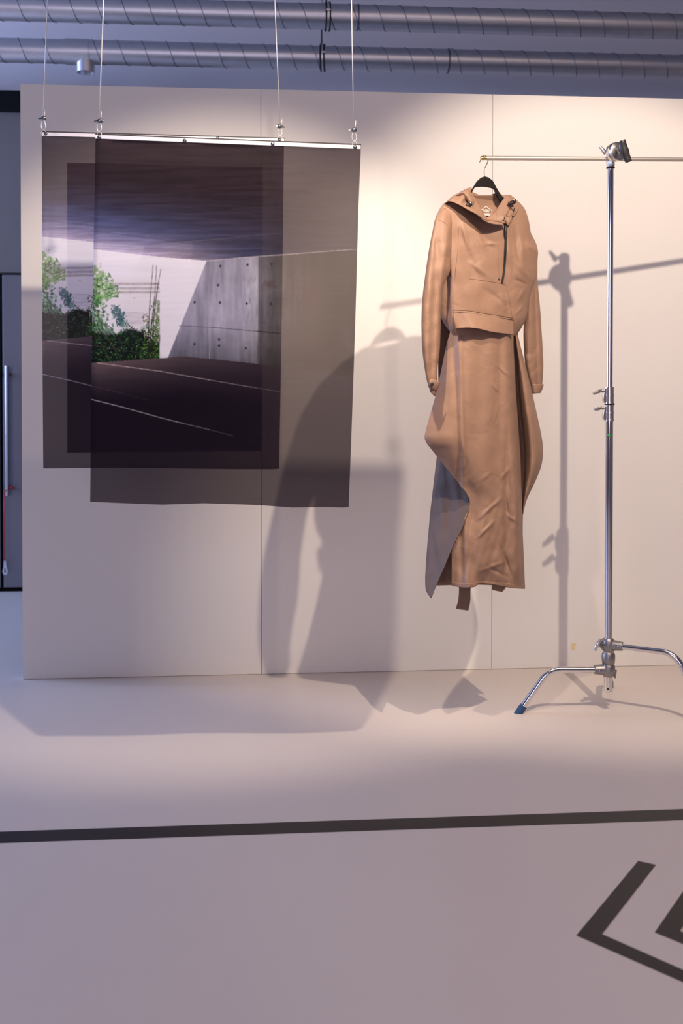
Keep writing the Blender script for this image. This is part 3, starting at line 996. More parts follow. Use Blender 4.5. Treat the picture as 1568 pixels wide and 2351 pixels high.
# grip head and arm
gh = P(1411, 350, ay(1408) - 0.030)
gax = Vector((0.42, -0.90, 0.08)).normalized()
head = MB().lathe(gh - gax * 0.030, gax, [(0, 0.018), (0.002, 0.026), (0.014, 0.030), (0.016, 0.040), (0.030, 0.042), (0.032, 0.034), (0.036, 0.034), (0.038, 0.043), (0.052, 0.042), (0.058, 0.030), (0.060, 0.016), (0.068, 0.014)], 28).build('grip_head', 'chrome_soft', parent=stand, smooth='auto')
# square receiver above the pole
rc = P(1396, 352, SY)
MB().lathe(pz(384), UPZ, [(0, 0.018), (0.01, 0.021), (0.05, 0.022), (0.066, 0.021), (0.070, 0.016)], 8).build('receiver', 'chrome_soft', parent=head, bevel=0.002)
# black T handle on the front
hp = P(1431, 349, (gh + gax * 0.075).y)
la = Vector((-0.36, 0.0, 0.93))
la = (la - gax * la.dot(gax)).normalized()
sa = gax.cross(la)
mb = MB()
rows_ = []
for t, wd, dp in ((-1, 0.012, 0.012), (-0.94, 0.0155, 0.014), (-0.7, 0.0165, 0.015), (-0.35, 0.0175, 0.017), (0, 0.021, 0.020), (0.35, 0.0175, 0.017), (0.7, 0.0165, 0.015), (0.94, 0.0155, 0.014), (1, 0.012, 0.012)):
    off = gax * (0.014 - 0.006 * (1 - t * t))
    rows_.append([hp + la * (t * 0.050) + off + sa * wd * math.cos(a) + gax * dp * math.sin(a) for a in np.linspace(0, 2 * math.pi, 17)[:-1]])
vs = [p for r in rows_ for p in r]
fs = [(i * 16 + k, i * 16 + (k + 1) % 16, (i + 1) * 16 + (k + 1) % 16, (i + 1) * 16 + k) for i in range(8) for k in range(16)]
fs += [tuple(reversed(range(16))), tuple(range(128, 144))]
mb.add(vs, fs).build('grip_handle', 'plastic_black', parent=head, smooth='auto')
# chrome wing knob to the left
kb = P(1391, 352, SY)
MB().tube([P(1398, 354, SY), P(1386, 349, SY - 0.02)], 0.006, 10).build('knob_screw', 'chrome_soft', parent=head, smooth='auto')
MB().tube([P(1376, 336, SY - 0.02), P(1381, 341, SY - 0.02), P(1386, 348, SY - 0.022), P(1389, 354, SY - 0.02)], [0.0060, 0.0075, 0.0105, 0.0065], 12).build('wing_knob', 'chrome_soft', parent=head, smooth='auto')
a0, a1 = P(1116, 363, ay(1116)), P(1760, 368, ay(1760))
arm = MB().tube([a0, a1], 0.0097, 20).build('arm', 'arm_steel', parent=stand, smooth='auto')
MB().lathe(P(1102.5, 363, ay(1102)), a1 - a0, [(0, 0.004), (0.002, 0.0078), (0.008, 0.0088), (0.012, 0.0082), (0.018, 0.0090), (0.024, 0.0082), (0.030, 0.0088)], 18).build('brass_tip', 'brass', parent=arm, smooth='auto')
# second clamp further along the arm, just outside the picture
ex = P(1640, 366, AY)

# ------------------------------------------------------------------ clothes hanger
YG = AY + 0.004
K = 0.40


def gy(px, dy=0.0):
    return YG + K * (px - 1112) * 0.00203 + dy


def G(px, py, dy=0.0):
    return P(px, py, gy(px, dy))


hg = thing('coat_hanger', G(1112, 505), 'black hanger with a thin metal hook, hung on the brass arm tip', 'hanger')
outer = [(1018, 486), (1040, 470), (1060, 458), (1072, 450), (1085, 432), (1095, 416), (1104, 407.5), (1113, 404.5), (1122, 407), (1132, 415), (1141, 432), (1150, 447), (1160, 457), (1180, 469), (1204, 486)]
inner = [(1018, 494), (1042, 481), (1064, 470), (1077, 456), (1085, 439), (1091, 429), (1103, 428), (1111, 428), (1119, 429), (1128, 431), (1134, 434), (1141, 449), (1152, 466), (1176, 481), (1204, 494)]
MB().strip([G(x, y, -0.006) for x, y in outer], [G(x, y, -0.006) for x, y in inner], (0, 0.013, 0)).build('shoulder_bow', 'hanger', parent=hg, bevel=0.002)
MB().strip([G(x, y, -0.007) for x, y in ((1150, 452), (1160, 458), (1163.5, 470), (1161, 482), (1159, 498))], [G(x, y, -0.007) for x, y in ((1144, 456), (1152, 463), (1154, 472), (1152, 484), (1150, 498))], (0, 0.010, 0)).build('side_stay', 'hanger', parent=hg, bevel=0.002)
MB().tube([G(1060, 496, 0), G(1159, 499, 0)], 0.0062, 10).build('cross_bar', 'hanger', parent=hg, smooth='auto')
hk = [(1112, 407, 0), (1112, 391, 0), (1113.5, 385, 0), (1118, 376, -0.006), (1120.5, 368, -0.010), (1119, 361, -0.008), (1114, 356.6, -0.002), (1108, 358.5, 0.004), (1104, 366, 0.008), (1101, 373, 0.010)]


def cr(pts, n):
    """Catmull-Rom resample of tuples"""
    P_ = np.array(pts, float)
    m = len(P_)
    if m == 2:
        return P_[0] + (P_[1] - P_[0]) * np.linspace(0, 1, n)[:, None]
    d = np.concatenate([[0], np.cumsum(np.maximum(np.linalg.norm(np.diff(P_[:, :2], axis=0), axis=1), 1e-6))])
    s = np.linspace(0, d[-1], n)
    out = np.zeros((n, P_.shape[1]))
    for c in range(P_.shape[1]):
        y = P_[:, c]
        mgrad = np.gradient(y, d)
        i = np.clip(np.searchsorted(d, s, side='right') - 1, 0, m - 2)
        h = d[i + 1] - d[i]
        t = (s - d[i]) / h
        out[:, c] = (2 * t**3 - 3 * t**2 + 1) * y[i] + (t**3 - 2 * t**2 + t) * h * mgrad[i] + (-2 * t**3 + 3 * t**2) * y[i + 1] + (t**3 - t**2) * h * mgrad[i + 1]
    return out


MB().tube([G(*p) for p in cr(hk, 36)], 0.0019, 8).build('hook', 'clamp', parent=hg, smooth=True)

# ------------------------------------------------------------------ the garment
dress = thing('hooded_dress', G(1095, 1402), 'long tan hooded anorak dress with half zip, hanging from the arm', 'dress')


def noise2(x, y, s=0):
    return (math.sin(x * 1.3 + s) * math.sin(y * 0.9 + s * 1.7) + 0.6 * math.sin(x * 2.3 - y * 1.1 + s * 2.1) + 0.4 * math.sin(x * 0.7 + y * 2.7 + s)) / 2.0


def sheet(rows, nu, nv, fold=None, name='panel', material='fabric', solid=0.0016, parent=None):
    """loft of rows of (px, py, dy) control points"""
    g0 = np.array([cr(r, nu) for r in rows])
    pts = []
    for i in range(nu):
        pts.append(cr(g0[:, i, :], nv) if len(rows) > 2 else cr(list(g0[:, i, :]), nv))
    pts = np.array(pts)                                # nu, nv, 3
    grid = []
    for j in range(nv):
        row = []
        for i in range(nu):
            x, y, d = pts[i, j]
            if fold:
                d = d + fold(x, y, i / (nu - 1), j / (nv - 1))
            row.append(G(x, y, d))
        grid.append(row)
    return MB().grid(grid).build(name, material, parent=parent or dress, smooth=True, solid=solid)


class Tube:
    """closed cloth tube: rows of (py, x_left, x_right, dy_centre, half_depth)"""
    def __init__(self, rows, p=2.4):
        self.r = np.array(rows, float)
        self.p = p

    def at(self, py):
        r = self.r
        d = r[:, 0]
        i = int(np.clip(np.searchsorted(d, py, side='right') - 1, 0, len(d) - 2))
        h = d[i + 1] - d[i]
        t = min(max((py - d[i]) / h, 0), 1)
        o = []
        for c in range(1, 5):
            y = r[:, c]
            m = np.gradient(y, d)
            o.append((2 * t**3 - 3 * t**2 + 1) * y[i] + (t**3 - 2 * t**2 + t) * h * m[i] + (-2 * t**3 + 3 * t**2) * y[i + 1] + (t**3 - t**2) * h * m[i + 1])
        return o

    def front(self, px, py):
        xl, xr, dc, th = self.at(py)
        c = (px - (xl + xr) / 2) / max((xr - xl) / 2, 1)
        c = min(max(c, -1), 1)
        return dc - th * (1 - abs(c) ** self.p) ** (1 / self.p)

    def build(self, name, nseg, nv, fold=None, dip=0.0, dip_to=0, tilt=0.0, solid=0.0, material='fabric'):
        py0, py1 = self.r[0, 0], self.r[-1, 0]
        grid = []
        for j in range(nv):
            v = j / (nv - 1)
            py = py0 + (py1 - py0) * v
            xl, xr, dc, th = self.at(py)
            xc, w_ = (xl + xr) / 2, (xr - xl) / 2
            row = []
            for k in range(nseg + 1):
                a = 2 * math.pi * (k % nseg) / nseg
                ca, sa_ = math.cos(a), math.sin(a)
                cx = math.copysign(abs(ca) ** (2 / self.p), ca)
                sy_ = math.copysign(abs(sa_) ** (2 / self.p), sa_)
                px = xc + w_ * cx
                d = dc - th * sy_
                pyy = py
                if dip and sa_ > 0:
                    t = min(max((py - py0) / (dip_to - py0), 0), 1)
                    pyy = py + dip * sa_ ** 2 * max(0, 1 - abs(cx) * 1.25) ** 0.7 * (1 - t) ** 2
                pyy += tilt * cx * v
                if fold:
                    d += fold(px, pyy, a, v) * (0.25 + 0.75 * abs(sa_))
                row.append(G(px, pyy, d))
            grid.append(row)
        mb = MB()
        nu = nseg
        vs = [p for r in grid for p in r[:-1]]
        fs = [(j * nu + i, (j + 1) * nu + i, (j + 1) * nu + (i + 1) % nu, j * nu + (i + 1) % nu) for j in range(nv - 1) for i in range(nu)]
        return mb.add(vs, fs).build(name, material, parent=dress, smooth=True, solid=solid)


torso = Tube([(448, 1070, 1172, 0.0, 0.020), (456, 1042, 1182, 0.0, 0.030), (466, 1021, 1193, 0.0, 0.042), (478, 1011, 1203, 0.0, 0.052), (498, 1003, 1211, 0.0, 0.062),
              (520, 1004, 1216, 0.0, 0.070), (552, 1010, 1222, 0.0, 0.076), (570, 1012, 1233, 0.0, 0.080), (600, 1014, 1233.5, 0, 0.084), (638, 1012, 1231, 0, 0.088),
              (662, 1010, 1222, 0, 0.090), (700, 1009, 1213, 0, 0.092), (735, 1016, 1206, 0, 0.094), (752, 1026, 1197, 0, 0.092), (772, 1042, 1184, 0, 0.086)])


# (x0, y0, x1, y1, height, width): drawn-out wrinkles of the cloth
CREASES = [(1092, 1197, 1152, 1143, -0.0050, 4.0), (1094, 1237, 1136, 1195, -0.0050, 3.5), (1100, 1312, 1162, 1288, -0.0045, 4.0), (1146, 1248, 1176, 1328, 0.0085, 5.0),
           (1163, 1120, 1172, 1180, -0.0060, 4.0), (1118, 1300, 1165, 1325, 0.0045, 4.0), (1150, 1100, 1170, 1072, -0.0040, 4.0), (1140, 838, 1172, 866, -0.0035, 3.0),
           (1100, 1105, 1128, 1085, -0.0030, 4.0), (1060, 1010, 1075, 1060, -0.0040, 5.0), (1128, 880, 1145, 900, -0.003, 3.0), (1160, 1180, 1190, 1200, -0.004, 4.0),
           (1070, 520, 1098, 600, 0.0070, 5.0), (1085, 515, 1118, 585, -0.0075, 4.5), (1098, 530, 1132, 575, 0.0055, 4.0), (1060, 510, 1075, 570, -0.0060, 4.5),
           (1110, 560, 1140, 560, -0.0040, 4.0), (1075, 600, 1130, 640, -0.0040, 5.0), (1110, 660, 1160, 700, 0.0040, 5.0), (1166, 540, 1172, 640, -0.0060, 4.5),
           (1182, 520, 1190, 600, 0.0070, 5.0), (1195, 540, 1203, 620, -0.0070, 5.0), (1185, 600, 1215, 640, -0.0060, 5.0), (1180, 640, 1210, 655, 0.0050, 4.0),
           (1206, 560, 1226, 575, -0.0050, 4.0), (1190, 690, 1205, 660, -0.0050, 4.0), (1150, 670, 1160, 720, -0.0040, 4.0), (1186, 720, 1202, 700, -0.006, 4.0)]


def creases(x, y):
    d = 0.0
    for x0, y0, x1, y1, h, w_ in CREASES:
        if min(x0, x1) - 14 < x < max(x0, x1) + 14 and min(y0, y1) - 14 < y < max(y0, y1) + 14:
            ex_, ey_ = x1 - x0, y1 - y0
            t = ((x - x0) * ex_ + (y - y0) * ey_) / (ex_ * ex_ + ey_ * ey_)
            tt = min(max(t, 0), 1)
            dd = math.hypot(x - x0 - tt * ex_, y - y0 - tt * ey_)
            d += 1.35 * h * math.exp(-(dd / w_) ** 2) * math.sin(math.pi * min(max(0.08 + 0.84 * tt, 0), 1))
    return d


def torso_fold(px, py, a, v):
    fade = min(max((py - 470) / 60, 0), 1)
    d = 0.0
    # long drape lines falling from the collar and shoulders
    d += 0.006 * math.sin((px - 1112 - 0.42 * (py - 560)) / 11.0) * math.exp(-((py - 590) / 75) ** 2)
    d += 0.007 * math.sin((px - 1150 + 0.10 * (py - 520)) / 12.5) * min(max((px - 1150) / 30, 0), 1)
    d += 0.007 * math.exp(-((px - 1078 - 0.30 * (py - 540)) / 8.0) ** 2) * -1.0 * math.exp(-((py - 575) / 60) ** 2)
    d += 0.0045 * noise2(px / 16, py / 22, 1.3) + creases(px, py)
    step = min(max((1038 - px) / 7, 0), 1) * min(max((py - 590) / 60, 0), 1)
    return d * fade + 0.05 * step * step * (3 - 2 * step)


torso.build('bodice', 200, 170, fold=torso_fold, dip=54, dip_to=575, solid=0.0016)


def tf(px, py):
    return torso.front(px, py) + torso_fold(px, py, 0, 0)


# left sleeve (nearest) and right sleeve (behind the bodice)
sl = Tube([(478, 1018, 1040, -0.012, 0.020), (490, 1005, 1040, -0.018, 0.034), (505, 999, 1040, -0.024, 0.044), (530, 993.5, 1038, -0.034, 0.050), (560, 987.5, 1037, -0.044, 0.052), (600, 981, 1034, -0.055, 0.052),
           (628, 977, 1031, -0.064, 0.050), (642, 975, 1023, -0.068, 0.048), (700, 969, 1012.5, -0.082, 0.046), (760, 968, 1011, -0.094, 0.045), (810, 970.5, 1008.5, -0.102, 0.043),
           (850, 976, 1003.5, -0.107, 0.038), (872, 980, 1003, -0.110, 0.033), (890, 984.5, 1001, -0.112, 0.028)])


def sleeve_fold(px, py, a, v):
    d = 0.007 * math.sin((px - 992) / 4.6 + 0.010 * (py - 640)) * math.exp(-((px - 1000) / 26) ** 2)
    d += 0.010 * math.exp(-((px - 1027) / 7) ** 2) * math.exp(-((py - 632) / 12) ** 2)
    d -= 0.010 * math.exp(-((px - 1020 + 0.12 * (py - 600)) / 6) ** 2) * math.exp(-((py - 575) / 60) ** 2)
    return d + 0.004 * noise2(px / 9, py / 17, 4.0)


sl_o = sl.build('sleeve', 56, 110, fold=sleeve_fold, solid=0.0016)
sr = Tube([(530, 1188, 1216, 0.03, 0.020), (566, 1194, 1232.5, 0.04, 0.034), (600, 1200, 1233.5, 0.045, 0.040), (640, 1205, 1233.5, 0.05, 0.042), (680, 1206, 1237, 0.055, 0.042), (720, 1205, 1240.5, 0.058, 0.042),
           (760, 1202, 1243, 0.06, 0.042), (800, 1203, 1245.5, 0.06, 0.042), (835, 1206, 1247, 0.06, 0.040), (865, 1213, 1246, 0.06, 0.036), (886, 1219, 1244, 0.06, 0.032)])


def sleeve_r_fold(px, py, a, v):
    d = 0.012 * math.exp(-((px - 1229 - 0.03 * (py - 700)) / 3.6) ** 2) * min(max((py - 620) / 60, 0), 1)
    d -= 0.007 * math.exp(-((px - 1217 + 0.02 * (py - 700)) / 6) ** 2)
    return d + 0.005 * math.exp(-((py - 812) / 7) ** 2) * (1 if px < 1228 else 0) + 0.003 * noise2(px / 8, py / 19, 2.0)


sr_o = sr.build('sleeve', 48, 90, fold=sleeve_r_fold, solid=0.0016)


def tubeband(name, rows, tilt, mat_='fabric', p=2.2):
    t = Tube(rows, p)
    return t.build(name, 36, 10, tilt=tilt, solid=0.003, material=mat_)


tubeband('cuff', [(880, 983, 1003, -0.112, 0.030), (889, 985, 1004, -0.113, 0.030), (905, 988.5, 998, -0.114, 0.024)], 5)
tubeband('cuff', [(882, 1218, 1247.5, 0.06, 0.036), (890, 1220, 1246, 0.06, 0.036), (903, 1222.5, 1240.5, 0.06, 0.032)], -1)
sheet([[(990, 869, -0.148), (999, 872.5, -0.150), (1009.5, 878, -0.138)], [(986, 876, -0.152), (996, 881, -0.154), (1007, 887, -0.140)], [(983.5, 886, -0.146), (992, 892, -0.149), (1001, 898, -0.138)]], 10, 8, name='cuff_tab', solid=0.003)
p = G(991, 881.5, -0.1545)
MB().lathe(p, (0.1, -1, 0.1), [(0, 0.0085), (0.002, 0.0085), (0.0035, 0.006), (0.004, 0.0)], 18).build('snap_button', 'plastic_black', parent=dress, smooth='auto')

# hood: inner back, left roll, right roll, bag hanging at the back
sheet([[(1076, 433, 0.014), (1088, 443, 0.022), (1100, 449, 0.028), (1113, 450.5, 0.030), (1127, 447, 0.030), (1140, 443, 0.028), (1158, 449, 0.024), (1172, 456, 0.018)],
       [(1074, 462, 0.018), (1100, 470, 0.034), (1125, 472, 0.036), (1150, 468, 0.030), (1176, 468, 0.018)],
       [(1078, 505, 0.016), (1100, 508, 0.026), (1125, 509, 0.026), (1150, 508, 0.022), (1172, 505, 0.014)]], 40, 30,
      fold=lambda x, y, u, v: 0.004 * math.sin((x - 1128 - (y - 470) * 0.9) / 7.0) * math.exp(-((x - 1143) / 16) ** 2) * math.exp(-((y - 472) / 18) ** 2), name='hood_lining')
sheet([[(1056, 442, 0.010), (1070, 434, 0.006), (1081, 431, 0.010), (1086, 446, -0.004), (1094, 463, -0.022), (1105, 481, -0.044), (1117, 500.5, -0.068), (1143, 506, -0.084), (1158, 508, -0.086)],
       [(1040, 450, 0.004), (1052, 446, -0.024), (1064, 449, -0.040), (1073, 463, -0.052), (1085, 474, -0.066), (1100, 488, -0.082), (1117, 503, -0.096), (1142, 507.5, -0.100), (1160, 511, -0.094)],
       [(1020, 469, -0.014), (1029, 462, -0.050), (1043, 465, -0.074), (1058, 472, -0.090), (1073, 480.5, -0.114), (1093, 491, -0.132), (1115, 504.5, -0.142), (1140, 508.5, -0.132), (1163, 513, -0.104)]], 60, 26,
      fold=lambda x, y, u, v: (0.016 * math.sin((x * 0.80 + y * 0.6 - 1130) / 4.6) * math.exp(-((x - 1060) / 24) ** 2) + 0.003 * noise2(x / 5, y / 6, 3)) * math.sin(math.pi * min(max(v, 0), 1)), name='hood_roll')
sheet([[(1150, 447, 0.020), (1156, 462, 0.004), (1158, 478, -0.016), (1157, 496, -0.040)],
       [(1165, 450, 0.004), (1171, 464, -0.030), (1172, 480, -0.052), (1168, 497.5, -0.072)],
       [(1178, 458, 0.020), (1187, 467, -0.004), (1190.5, 481, -0.034), (1180, 496, -0.062)]], 26, 22,
      fold=lambda x, y, u, v: 0.006 * math.sin((x * 0.5 + y) / 4.2) * math.sin(math.pi * v), name='hood_roll')
sheet([[(1072, 436, 0.020), (1112, 450, 0.034), (1150, 446, 0.030), (1176, 458, 0.022)], [(1050, 470, 0.070), (1112, 490, 0.105), (1160, 488, 0.100), (1192, 475, 0.070)],
       [(1050, 520, 0.085), (1112, 545, 0.120), (1165, 540, 0.110), (1195, 515, 0.085)], [(1066, 560, 0.080), (1112, 590, 0.090), (1160, 585, 0.088), (1188, 550, 0.080)]], 30, 30, name='hood_bag')
sheet([[(1046, 449, -0.024), (1060, 448, -0.046), (1072, 459, -0.064), (1081, 472, -0.076)],
       [(1053, 443.5, -0.034), (1066, 441, -0.060), (1079, 455, -0.076), (1085, 469, -0.082)],
       [(1061, 438, -0.010), (1074, 436, -0.034), (1084.5, 450, -0.044), (1089, 465, -0.050)]], 26, 16,
      fold=lambda x, y, u, v: 0.003 * noise2(x / 4, y / 5, 8) * math.sin(math.pi * v), name='hood_fold')
# little collar stand at the neck, half zip open
sheet([[(1137, 485.5, -0.030), (1141, 490, -0.046), (1149, 493.5, -0.058), (1158, 494, -0.064)], [(1130, 506, -0.048), (1140, 508, -0.060), (1152, 507, -0.068), (1160, 503, -0.074)]], 14, 8, name='collar_flap', solid=0.003)
sheet([[(1158, 496, -0.074), (1166, 497.5, -0.086), (1175, 496, -0.080)], [(1160, 506, -0.084), (1168, 509, -0.096), (1174.5, 507, -0.084)], [(1163, 513, -0.088), (1166, 518, -0.094), (1170, 514, -0.084)]], 12, 10, name='collar_flap', solid=0.003)
# dark piping along the hood hem
MB().tube([G(x, y, d - 0.001) for x, y, d in cr([(1020, 469, -0.014), (1029, 462, -0.050), (1043, 465, -0.074), (1058, 472, -0.090), (1073, 480.5, -0.114), (1093, 491, -0.132), (1115, 504.5, -0.142), (1140, 508.5, -0.132), (1163, 513, -0.104)], 40)], 0.0016, 6).build('hem_piping', 'fabric_edge', parent=dress, smooth=True)


def toggle(px, py, dy, s):
    c = G(px, py, dy)
    t = MB().lathe(c + Vector((-0.010, 0, -0.004)) * s, (1, -0.2, 0.35), [(0, 0.005), (0.003, 0.0085), (0.010 * s, 0.0095), (0.016 * s, 0.0085), (0.020 * s, 0.005)], 12).build('cord_stopper', 'plastic_black', parent=dress, smooth='auto')
    MB().lathe(c + Vector((0.004, -0.008, 0.004)) * s, (0.3, -1, 0.3), [(0, 0.0055), (0.005, 0.0055), (0.006, 0.003)], 10).build('push_button', 'clamp', parent=t, smooth='auto')
    MB().tube([c + Vector((0, 0, -0.002)), c + Vector((-0.006, -0.006, -0.012)) * s, c + Vector((0.002, -0.008, -0.024)) * s, c + Vector((0.006, -0.002, -0.014)) * s], 0.0026, 6).build('elastic_cord', 'plastic_black', parent=t, smooth=True)


toggle(1077, 470, -0.084, 1.25)
toggle(1176, 465, -0.050, 1.7)
# printed label inside the hood: house outline, letters, white block
LBL = 0.026


def strokes(pts, w, name, closed=False):
    top, bot = [], []
    mb = MB()
    P_ = [G(x, y, LBL) for x, y in pts]
    for i in range(len(P_) - 1):
        d = (P_[i + 1] - P_[i])
        nrm = Vector((-d.z, 0, d.x)).normalized() * w / 2
        mb.slab([P_[i] - nrm, P_[i + 1] - nrm, P_[i + 1] + nrm, P_[i] + nrm], (0, 0.0005, 0))
    return mb.build(name, 'white_print', parent=dress)


strokes([(1105, 497), (1105, 482), (1116, 473.5), (1129, 484), (1129, 497)], 0.0021, 'label_outline')
strokes([(1111, 488.8), (1122.5, 489.2)], 0.0016, 'label_line')
strokes([(1110, 493.7), (1129, 494.6)], 0.0085, 'label_block')
fc = bpy.data.curves.new('label_text', 'FONT')
fc.body = 'AGU'
fc.size = 0.0155
fc.extrude = 0.0002
fc.offset = 0.0004
fc.align_x = 'CENTER'
fo = bpy.data.objects.new('label_text_source', fc)
COL.objects.link(fo)
bpy.context.view_layer.update()
tm = bpy.data.meshes.new_from_object(fo.evaluated_get(bpy.context.evaluated_depsgraph_get()))
bpy.data.objects.remove(fo)
tm.materials.clear()
tm.materials.append(M['white_print'])
to = bpy.data.objects.new('label_text', tm)
COL.objects.link(to)
to.parent = dress
to.location = G(1116, 486, LBL) - ORG[dress]
to.rotation_euler = (math.pi / 2, math.radians(2), K * 0.9)
to['label'] = 'white letters AGU printed inside the hood'

# half zip, snap and seams on the bodice
zp = cr([(1159.5, 512), (1161, 530), (1161, 560), (1159, 600), (1156, 630), (1152.5, 650)], 40)
wz = 2.3
L_, R_ = [], []
for i, (x, y) in enumerate(zp):
    d = min(tf(x - wz, y), tf(x, y), tf(x + wz, y)) - 0.003
    L_.append(G(x - wz, y, d)); R_.append(G(x + wz, y, d))
z = MB().strip(L_, R_, (0, -0.0022, 0)).build('zip', 'plastic_black', parent=dress)
x, y = 1160.5, 532
d = tf(x, y) - 0.012
MB().tube([G(1161, 517, tf(1161, 517) - 0.012), G(1161, 524, d - 0.002), G(1160, 536, d - 0.002), G(1160.5, 546, d)], [0.0045, 0.0050, 0.0040, 0.0036], 10).build('zip_pull', 'plastic_black', parent=z, smooth='auto')
p = G(1145, 641, tf(1145, 641) - 0.001)
MB().lathe(p, (0.1, -1, 0), [(0, 0.0048), (0.002, 0.0048), (0.003, 0.002)], 14).build('eyelet', 'plastic_black', parent=dress, smooth='auto')


def seam(pts, name='seam', dd=-0.0012, r=0.0010, n=30):
    q = cr(pts, n)
    MB().tube([G(x, y, tf(x, y) + dd) for x, y in q], r, 5).build(name, 'fabric_edge', parent=dress, smooth=True)


seam([(1078, 640), (1110, 644), (1140, 649), (1160, 653)])
seam([(1053, 520), (1052, 560), (1046, 620), (1041, 680), (1040, 711)], r=0.0008)
seam([(1143, 560), (1144, 600), (1146, 636)], r=0.0007)
seam([(1162, 655), (1170, 690), (1176, 728)], r=0.0007)
# shoulder seam at the sleeve head
q = cr([(1001, 503), (1010, 506), (1020, 511), (1028, 519)], 16)
MB().tube([G(x, y, sl.front(x, y) + sleeve_fold(x, y, 0, 0) - 0.001) for x, y in q], 0.001, 5).build('seam', 'fabric_edge', parent=dress, smooth=True)


# pouch pocket flap with its top welt
def ft(x, y):
    return -0.006 + min(torso.front(x, y), -0.070) - 0.012


fl = sheet([[(1039, 712, ft(1045, 712) - 0.004), (1075, 714, ft(1075, 714) - 0.006), (1110, 719.5, ft(1110, 720) - 0.006), (1145, 725, ft(1145, 725) - 0.006), (1179, 730, ft(1175, 730) - 0.002)],
            [(1042, 734, ft(1046, 734) - 0.010), (1075, 734, ft(1075, 734) - 0.016), (1110, 738, ft(1110, 738) - 0.016), (1145, 744, ft(1145, 744) - 0.016), (1179.5, 749, ft(1175, 749) - 0.008)],
            [(1045.5, 754.5, ft(1048, 754) - 0.012), (1072, 752.5, ft(1075, 754) - 0.030), (1096, 754.5, ft(1095, 754) - 0.034), (1128, 762, ft(1128, 762) - 0.030), (1152, 765.5, ft(1150, 765) - 0.026), (1180, 768.5, ft(1176, 768) - 0.010)]], 50, 24,
           fold=lambda x, y, u, v: 0.006 * math.sin((x - 1040 - (y - 712) * 0.5) / 7.5) * math.exp(-((x - 1062) / 26) ** 2) * v, name='pocket_flap', solid=0.002)
for off in (0, 4.5):
    q = cr([(1039.5, 711 + off, 0), (1075, 713 + off, 0), (1110, 719 + off, 0), (1145, 724.5 + off, 0), (1179, 729.5 + off, 0)], 40)
    MB().tube([G(x, y, ft(min(max(x, 1045), 1175), y) - 0.0085) for x, y, _ in q], 0.0011, 5).build('stitching', 'fabric_edge', parent=fl, smooth=True)


# skirt: front panel with its left wing
def skirt_fold(x, y, u, v):
    d = 0.0
    rx = 1048 + (y - 760) * 0.033
    k = min(max((y - 745) / 60, 0), 1)
    d -= 0.010 * math.exp(-((x - rx - 6) / 6.5) ** 2) * k
    d += 0.006 * math.exp(-((x - rx + 7) / 6.0) ** 2) * k
    d += 0.004 * math.sin((x - 1080) / 9.5 + (y - 900) / 160) * k * math.exp(-((x - 1120) / 45) ** 2)
    d += 0.010 * math.exp(-((x - 1165 + (y - 1000) * 0.015) / 7) ** 2) * min(max((y - 900) / 150, 0), 1)
    if y > 1080:
        t = min((y - 1080) / 120, 1)
        d += 0.0025 * t * noise2(x / 9 + y / 14, y / 21 - x / 12, 6.1)
    return d + creases(x, y) + 0.0028 * noise2(x / 14, y / 28, 0.7)


def arow(py, xl, xr, ld=0.01, edge=-0.035):
    w_ = xr - xl
    c = -0.100 - 0.02 * min(max((py - 760) / 300, 0), 1)
    return [(xl, py, ld), (xl + 0.12 * w_, py, ld * 0.45 + c * 0.40), (xl + 0.32 * w_, py, c * 0.86), (xl + 0.55 * w_, py, c), (xl + 0.78 * w_, py, c * 0.98), (xl + 0.94 * w_, py, c * 0.85), (xr, py, edge)]


A = [arow(735, 1038, 1184, -0.02), arow(760, 1034, 1180, -0.02), arow(785, 1027, 1179, -0.01), arow(850, 1013, 1182, 0), arow(905, 1001, 1185, 0.005), arow(960, 985.5, 1189, 0.01), arow(990, 977.5, 1191, 0.012),
     arow(1004, 975, 1192, 0.012), arow(1016, 979, 1193, 0.010), arow(1032, 991, 1194, 0.004), arow(1060, 1013, 1195.5, -0.010), arow(1090, 1037, 1196.5, -0.030), arow(1115, 1057, 1197, -0.045), arow(1133, 1071, 1198, -0.060),
     arow(1148, 1078, 1198, -0.066), arow(1165, 1077, 1198, -0.060), arow(1190, 1066, 1199, -0.045), arow(1220, 1050, 1199.5, -0.030), arow(1255, 1038, 1201, -0.020), arow(1300, 1037, 1203, -0.02),
     [(1037, 1344, -0.020), (1062, 1348.5, -0.090), (1080, 1348.5, -0.116), (1092, 1346, -0.112), (1099, 1339.5, -0.090), (1122, 1340.5, -0.096), (1150, 1345, -0.105), (1178, 1350, -0.112), (1205, 1351.5, -0.040)]]
skirt = sheet(A, 120, 230, fold=skirt_fold, name='skirt_front')
hem = A[-1]
sheet([[(x, y - 9.5, d - 0.003) for x, y, d in hem], [(x, y - 4, d - 0.004) for x, y, d in hem], [(x, y + 0.6, d - 0.004) for x, y, d in hem]], 120, 6, fold=skirt_fold, name='hem_band', solid=0.0014)
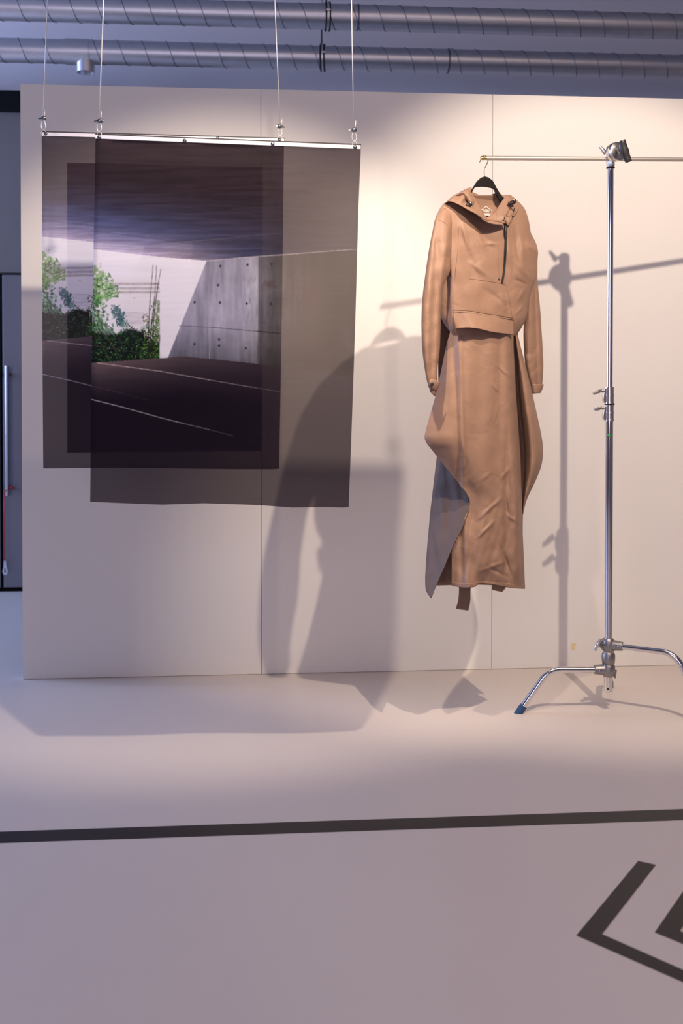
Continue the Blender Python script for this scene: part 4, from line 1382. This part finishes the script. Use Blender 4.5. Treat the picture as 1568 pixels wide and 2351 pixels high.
# right wing
Brows = []
for py, xl, xr in ((762, 1178, 1187), (800, 1179, 1196), (850, 1182, 1209), (900, 1184, 1221), (950, 1187, 1232), (990, 1190, 1240.5), (1020, 1192, 1245.5), (1045, 1194, 1246), (1070, 1195, 1242), (1095, 1196, 1233), (1120, 1197, 1221.5), (1150, 1198, 1208), (1180, 1199, 1201)):
    w_ = xr - xl
    k = min(w_ / 45, 1)
    Brows.append([(xl, py, 0.020 + 0.06 * k), (xl + .22 * w_, py, 0.015 + 0.05 * k), (xl + .42 * w_, py, 0.0 - 0.030 * k), (xl + .65 * w_, py, -0.004 - 0.050 * k), (xl + .85 * w_, py, -0.03 * k), (xr, py, 0.03 * k)])
sheet(Brows, 40, 90, fold=lambda x, y, u, v: 0.003 * noise2(x / 7, y / 24, 2.2), name='skirt_side')
# back flap wrapping round on the left
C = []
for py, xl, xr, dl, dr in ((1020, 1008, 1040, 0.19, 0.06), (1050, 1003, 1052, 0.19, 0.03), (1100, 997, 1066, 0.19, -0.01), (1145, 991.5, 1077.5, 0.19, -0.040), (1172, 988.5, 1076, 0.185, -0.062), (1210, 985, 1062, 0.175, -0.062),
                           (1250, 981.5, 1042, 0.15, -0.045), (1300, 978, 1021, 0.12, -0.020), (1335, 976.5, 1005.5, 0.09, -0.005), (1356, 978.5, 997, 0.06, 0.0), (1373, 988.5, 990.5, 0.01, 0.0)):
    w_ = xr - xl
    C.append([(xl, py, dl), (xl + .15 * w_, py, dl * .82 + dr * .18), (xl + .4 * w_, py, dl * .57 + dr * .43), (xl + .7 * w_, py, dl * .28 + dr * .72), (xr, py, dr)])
sheet(C, 50, 110, fold=lambda x, y, u, v: 0.0035 * noise2(x / 8, y / 20, 5.0) + 0.006 * math.sin((x - 985) / 6.0) * min(max((y - 1050) / 80, 0), 1) * (1 - u) * math.sin(math.pi * u), name='skirt_flap', material='flap_shade')
# back panel
sheet([[(1006, 690, 0.06), (1112, 690, 0.09), (1190, 690, 0.07)], [(1006, 830, 0.07), (1112, 830, 0.11), (1190, 830, 0.08)], [(1008, 1000, 0.17), (1060, 1000, 0.17), (1112, 1000, 0.15), (1160, 1000, 0.14), (1205, 1000, 0.09)],
       [(990, 1200, 0.19), (1060, 1200, 0.19), (1112, 1200, 0.14), (1160, 1200, 0.13), (1200, 1200, 0.07)],
       [(990, 1345, 0.12), (1020, 1344, 0.13), (1070, 1343, 0.12), (1112, 1343, 0.11), (1160, 1346, 0.10), (1198, 1349, 0.04)]], 50, 60,
      fold=lambda x, y, u, v: 0.008 * math.sin((x - 1000) / 9.0) * v, name='skirt_back')
# straps showing under the hem
sheet([[(1055, 1325, 0.05), (1082, 1328, 0.05)], [(1054, 1352, 0.048), (1080, 1354, 0.048)], [(1052, 1378, 0.046), (1079, 1382, 0.044)], [(1046.5, 1398, 0.044), (1075, 1402, 0.040)]], 8, 20, name='strap', solid=0.002)
sheet([[(1128, 1326, 0.05), (1165, 1330, 0.04)], [(1129, 1342, 0.05), (1162, 1347, 0.04)], [(1130, 1354.5, 0.05), (1152.5, 1359.5, 0.045)]], 8, 10, name='strap', solid=0.002)
